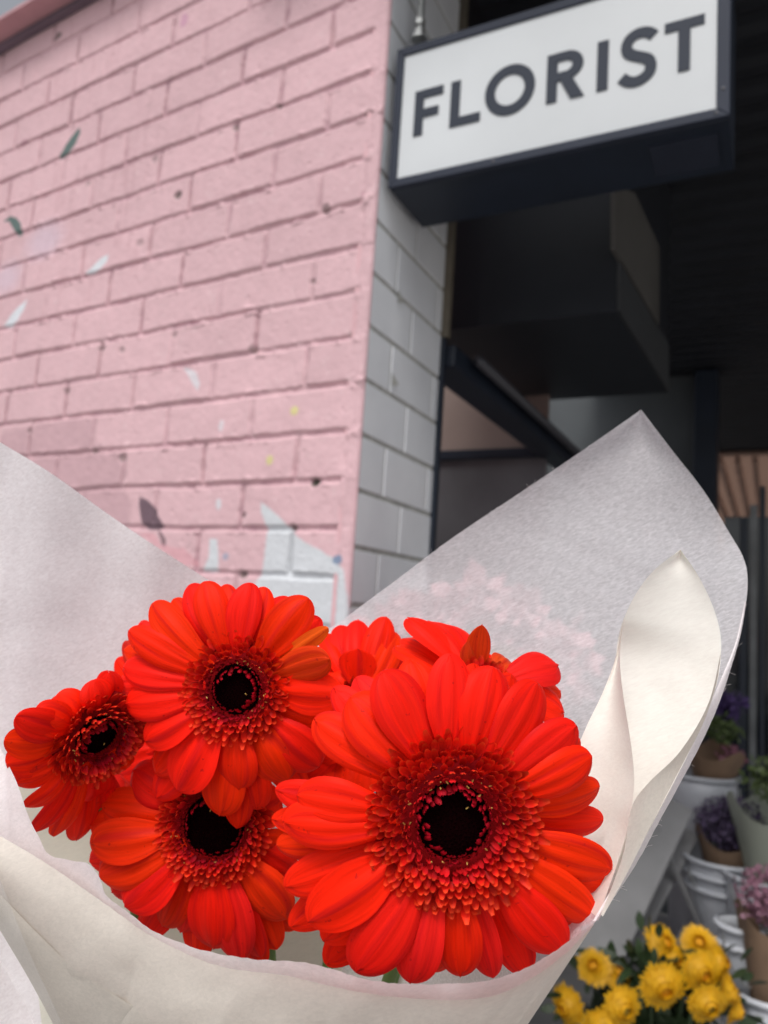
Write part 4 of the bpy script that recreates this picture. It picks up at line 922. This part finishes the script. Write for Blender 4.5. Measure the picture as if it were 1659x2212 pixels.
# buckets, kraft bunches and shelf further back
purple = mat('purple_statice', (0.085, 0.06, 0.12), .7, noise=.4, nscale=80)
violet = mat('violet_petals', (0.07, 0.04, 0.14), .6, noise=.3, nscale=60)
pinkm = mat('pink_petals', (0.30, 0.12, 0.17), .6, noise=.2, nscale=60)
dpink = mat('dusky_pink_petals', (0.20, 0.09, 0.13), .6, noise=.3, nscale=60)
lime = mat('lime_leaf', (0.10, 0.14, 0.05), .5, noise=.3, nscale=30, trans=.2)
def cone_wrap(root, top, base, r1, r0, m__):
    ax = (top - base); h = ax.length; b = MB()
    a = ax.normalized(); u = a.orthogonal().normalized(); v = a.cross(u); n = 40; vs = []; fs = []
    for j in range(9):
        t = j / 8
        for k in range(n):
            th = 2 * math.pi * k / n; rr_ = (r0 + (r1 - r0) * t) * (1 + .06 * math.sin(5 * th) * t)
            vs.append(base + a * (h * t * (1 + .10 * math.sin(3 * th + 1) * t)) + (u * math.cos(th) + v * math.sin(th)) * rr_)
    for j in range(8):
        for k in range(n): fs.append((j * n + k, j * n + (k + 1) % n, (j + 1) * n + (k + 1) % n, (j + 1) * n + k))
    b.add(vs, fs); b.build('paper_cone', m__, root, smooth=True)
def fluff(root, name, c, R, m__, n=500, s=.008, flat=.75):
    b = MB()
    for k in range(n):
        d = Vector((rf.gauss(0, 1), rf.gauss(0, 1), rf.gauss(0, 1))).normalized() * (rf.random() ** .4) * R
        d.z *= flat; p = c + d; q = Vector((rf.gauss(0, 1), rf.gauss(0, 1), rf.gauss(0, 1))).normalized(); w = q.orthogonal().normalized(); s_ = s * rf.uniform(.6, 1.4)
        b.add([p, p + q * s_ + w * s_ * .5, p + q * s_ * 1.6, p + q * s_ - w * s_ * .5], [(0, 1, 2, 3)])
    o = b.build(name, m__, root); o['kind'] = 'stuff'; return o
D2 = 2.0
def bunch(cx_, cy_, dep, r, lab, mats, base_dz, wrapm, r0=.03):
    c = at(cx_, cy_, dep); base = c + Vector((0, .02, -base_dz))
    root = empty('wrapped_bunch', tuple(base)); tag(root, lab, 'flower bunch', None)
    cone_wrap(root, c + Vector((0, 0, -.01)), base, r * 1.02, r0, wrapm)
    for i, (nm, m__, ox, oz, rr_, n, s) in enumerate(mats): fluff(root, nm, c + Vector((ox, 0, oz)), rr_, m__, n, s)
    return root, base
rb1, base1 = bunch(1580, 1795, D2, .085, 'dusty purple statice in a kraft paper cone above the nested white buckets', [('statice_heads', purple, 0, .02, .088, 1500, .009)], .20, kraft)
bkt_r = .088
zt0 = at(1545, 1850, D2).z
c_b = at(1545, 1850, D2)
pl_z = at(1500, 2010, D2).z - .10
bucket(Vector((base1.x - .02, c_b.y, pl_z)), .092, zt0 - pl_z, 'stack of nested white buckets under the purple statice', taper=.55, n_rims=3)
rb2, base2 = bunch(1545, 1610, 2.15, .075, 'pink and lime flowers in kraft paper with a violet spray, highest bunch on the stall', [('lime_sprigs', lime, .02, .05, .055, 260, .012), ('pink_heads', pinkm, .045, -.03, .035, 120, .010), ('violet_spray', violet, .03, .11, .05, 200, .014)], .17, kraft)
pz2 = at(1500, 1990, 2.15).z
bucket(Vector((base2.x - .03, base2.y, pl_z)), .095, base2.z - pl_z + .09, 'tall white bucket under the highest kraft wrapped bunch', taper=.8)
rb3, base3 = bunch(1668, 1730, 1.9, .10, 'white wrapped bunch with lime leaves cut off by the right edge of the photo', [('lime_leaves', lime, 0, .05, .07, 300, .012)], .26, mat('pale_green_wrap', (.42, .45, .38), .5, trans=.3))
bucket(Vector((base3.x, base3.y, pl_z)), .10, base3.z - pl_z + .08, 'white bucket at the right edge under the pale green wrap', taper=.8)
rb4, base4 = bunch(1672, 1960, 1.55, .07, 'dusky pink bunch in kraft paper at the right edge beside the golden flowers', [('pink_blooms', dpink, 0, .02, .075, 500, .010)], .22, kraft)
z4 = .30
bucket(Vector((base4.x, base4.y, z4)), .085, base4.z - z4 + .06, 'white bucket at the right edge under the dusky pink bunch', taper=.8)
c5 = at(1600, 1995, 1.6); bucket(Vector((c5.x, c5.y, c5.z - .19)), .045, .19, 'small white bucket with a bright rim right of the golden flowers', taper=.75, n_rims=2)
st2 = empty('low_stand', (c5.x + .06, c5.y - .03, 0)); tag(st2, 'low grey wooden stand carrying the small buckets by the right edge', 'stand')
b = MB(); b.box((c5.x - .07, c5.y - .14, c5.z - .21), (.34, 0, 0), (0, .24, 0), (0, 0, .018)); b.build('top_board', white_wood, st2)
for sx in (-.06, .23):
    for sy in (-.12, .07):
        b = MB(); b.box((c5.x + sx, c5.y + sy, 0), (.02, 0, 0), (0, .02, 0), (0, 0, c5.z - .212)); b.build('leg', white_wood, st2)
b = MB(); b.box((base4.x - .09, base4.y - .09, z4 - .02), (.2, 0, 0), (0, .2, 0), (0, 0, .018)); b.build('lower_board', white_wood, st2)
# white stepped stall
stall = empty('stepped_stall', (at(1400, 2000, 2.0).x, at(1400, 2000, 2.0).y, 0)); tag(stall, 'white painted stepped flower stall with sloping side rails behind the golden flowers', 'stall')
sx0 = at(1380, 1900, 2.1).x; sy0 = base1.y - .16
b = MB(); b.box((sx0 + .02, sy0, pl_z - .022), (1.2, 0, 0), (0, .55, 0), (0, 0, .02)); b.build('shelf', white_wood, stall, bevel=.002)
b = MB(); b.box((sx0 + .02, sy0 - .30, pl_z - .30), (1.2, 0, 0), (0, .30, 0), (0, 0, .02)); b.build('shelf', white_wood, stall, bevel=.002)
def plank(p, q, w, th, nm='rail'):
    p, q = Vector(p), Vector(q); d = q - p; s = Vector((0, 0, 1)).cross(d).normalized() if abs(d.normalized().z) < .95 else Vector((1, 0, 0))
    n = d.cross(s).normalized(); b = MB(); b.box(p - s * w / 2 - n * th / 2, s * w, n * th, d); b.build(nm, white_wood, stall, bevel=.002)
def pk(a, b_, d0, d1, w, th, nm='rail'):
    p = at(*a, d0); q = at(*b_, d1); d = q - p; vw = ((p + q) / 2 - EYE).normalized(); s = d.cross(vw).normalized(); n = d.cross(s).normalized()
    b = MB(); b.box(p - s * w / 2 - n * th / 2, s * w, n * th, d); b.build(nm, white_wood, stall, bevel=.002)
pk((1455, 1730), (1270, 2110), 2.0, 1.75, .10, .02, 'side_rail')
pk((1495, 1800), (1330, 2110), 2.05, 1.85, .035, .02, 'side_rail')
pk((1420, 1790), (1560, 2110), 1.95, 1.95, .014, .014, 'brace')
pk((1520, 1940), (1400, 2140), 2.1, 2.0, .02, .02, 'brace')
for sx in (.05, 1.15):
    for sy in (.02, .5):
        b = MB(); b.box((sx0 + sx, sy0 + sy, 0), (.03, 0, 0), (0, .03, 0), (0, 0, pl_z - .024)); b.build('leg', white_wood, stall)
for sx in (.05, 1.15):
    b = MB(); b.box((sx0 + sx, sy0 - .29, 0), (.03, 0, 0), (0, .03, 0), (0, 0, pl_z - .302)); b.build('leg', white_wood, stall)

# pale pink bunch on a stool behind the sheer sheet
cP = at(1005, 1385, 1.25)
rbp = empty('pink_carnation_bunch', (cP.x, cP.y, cP.z - .25)); tag(rbp, 'blurred pink flowers showing faintly through the sheer sheet of the wrap', 'flower bunch')
pale = mat('pale_pink_petals', (0.52, 0.27, 0.30), .7, noise=.1, nscale=60, trans=.2)
cone_wrap(rbp, cP + Vector((0, 0, -.02)), cP + Vector((0, 0, -.25)), .11, .03, kraft)
for ox, oz, rr_ in ((-.08, .0, .075), (.03, .03, .085), (0, -.03, .09), (.12, -.02, .07)): fluff(rbp, 'blooms', cP + Vector((ox, 0, oz)), rr_, pale, 520, .026)
bucket(Vector((cP.x, cP.y, cP.z - .36)), .075, .24, 'white bucket hidden behind the bouquet, holding the pink flowers', taper=.8)
stl = empty('display_stool', (cP.x, cP.y, 0)); tag(stl, 'tall grey stool behind the bouquet carrying the pink flower bucket', 'stool')
b = MB(); b.box((cP.x - .11, cP.y - .11, cP.z - .381), (.22, 0, 0), (0, .22, 0), (0, 0, .02)); b.build('seat', white_wood, stl, bevel=.002)
for sx in (-.1, .075):
    for sy in (-.1, .075):
        b = MB(); b.box((cP.x + sx, cP.y + sy, 0), (.025, 0, 0), (0, .025, 0), (0, 0, cP.z - .383)); b.build('leg', white_wood, stl)
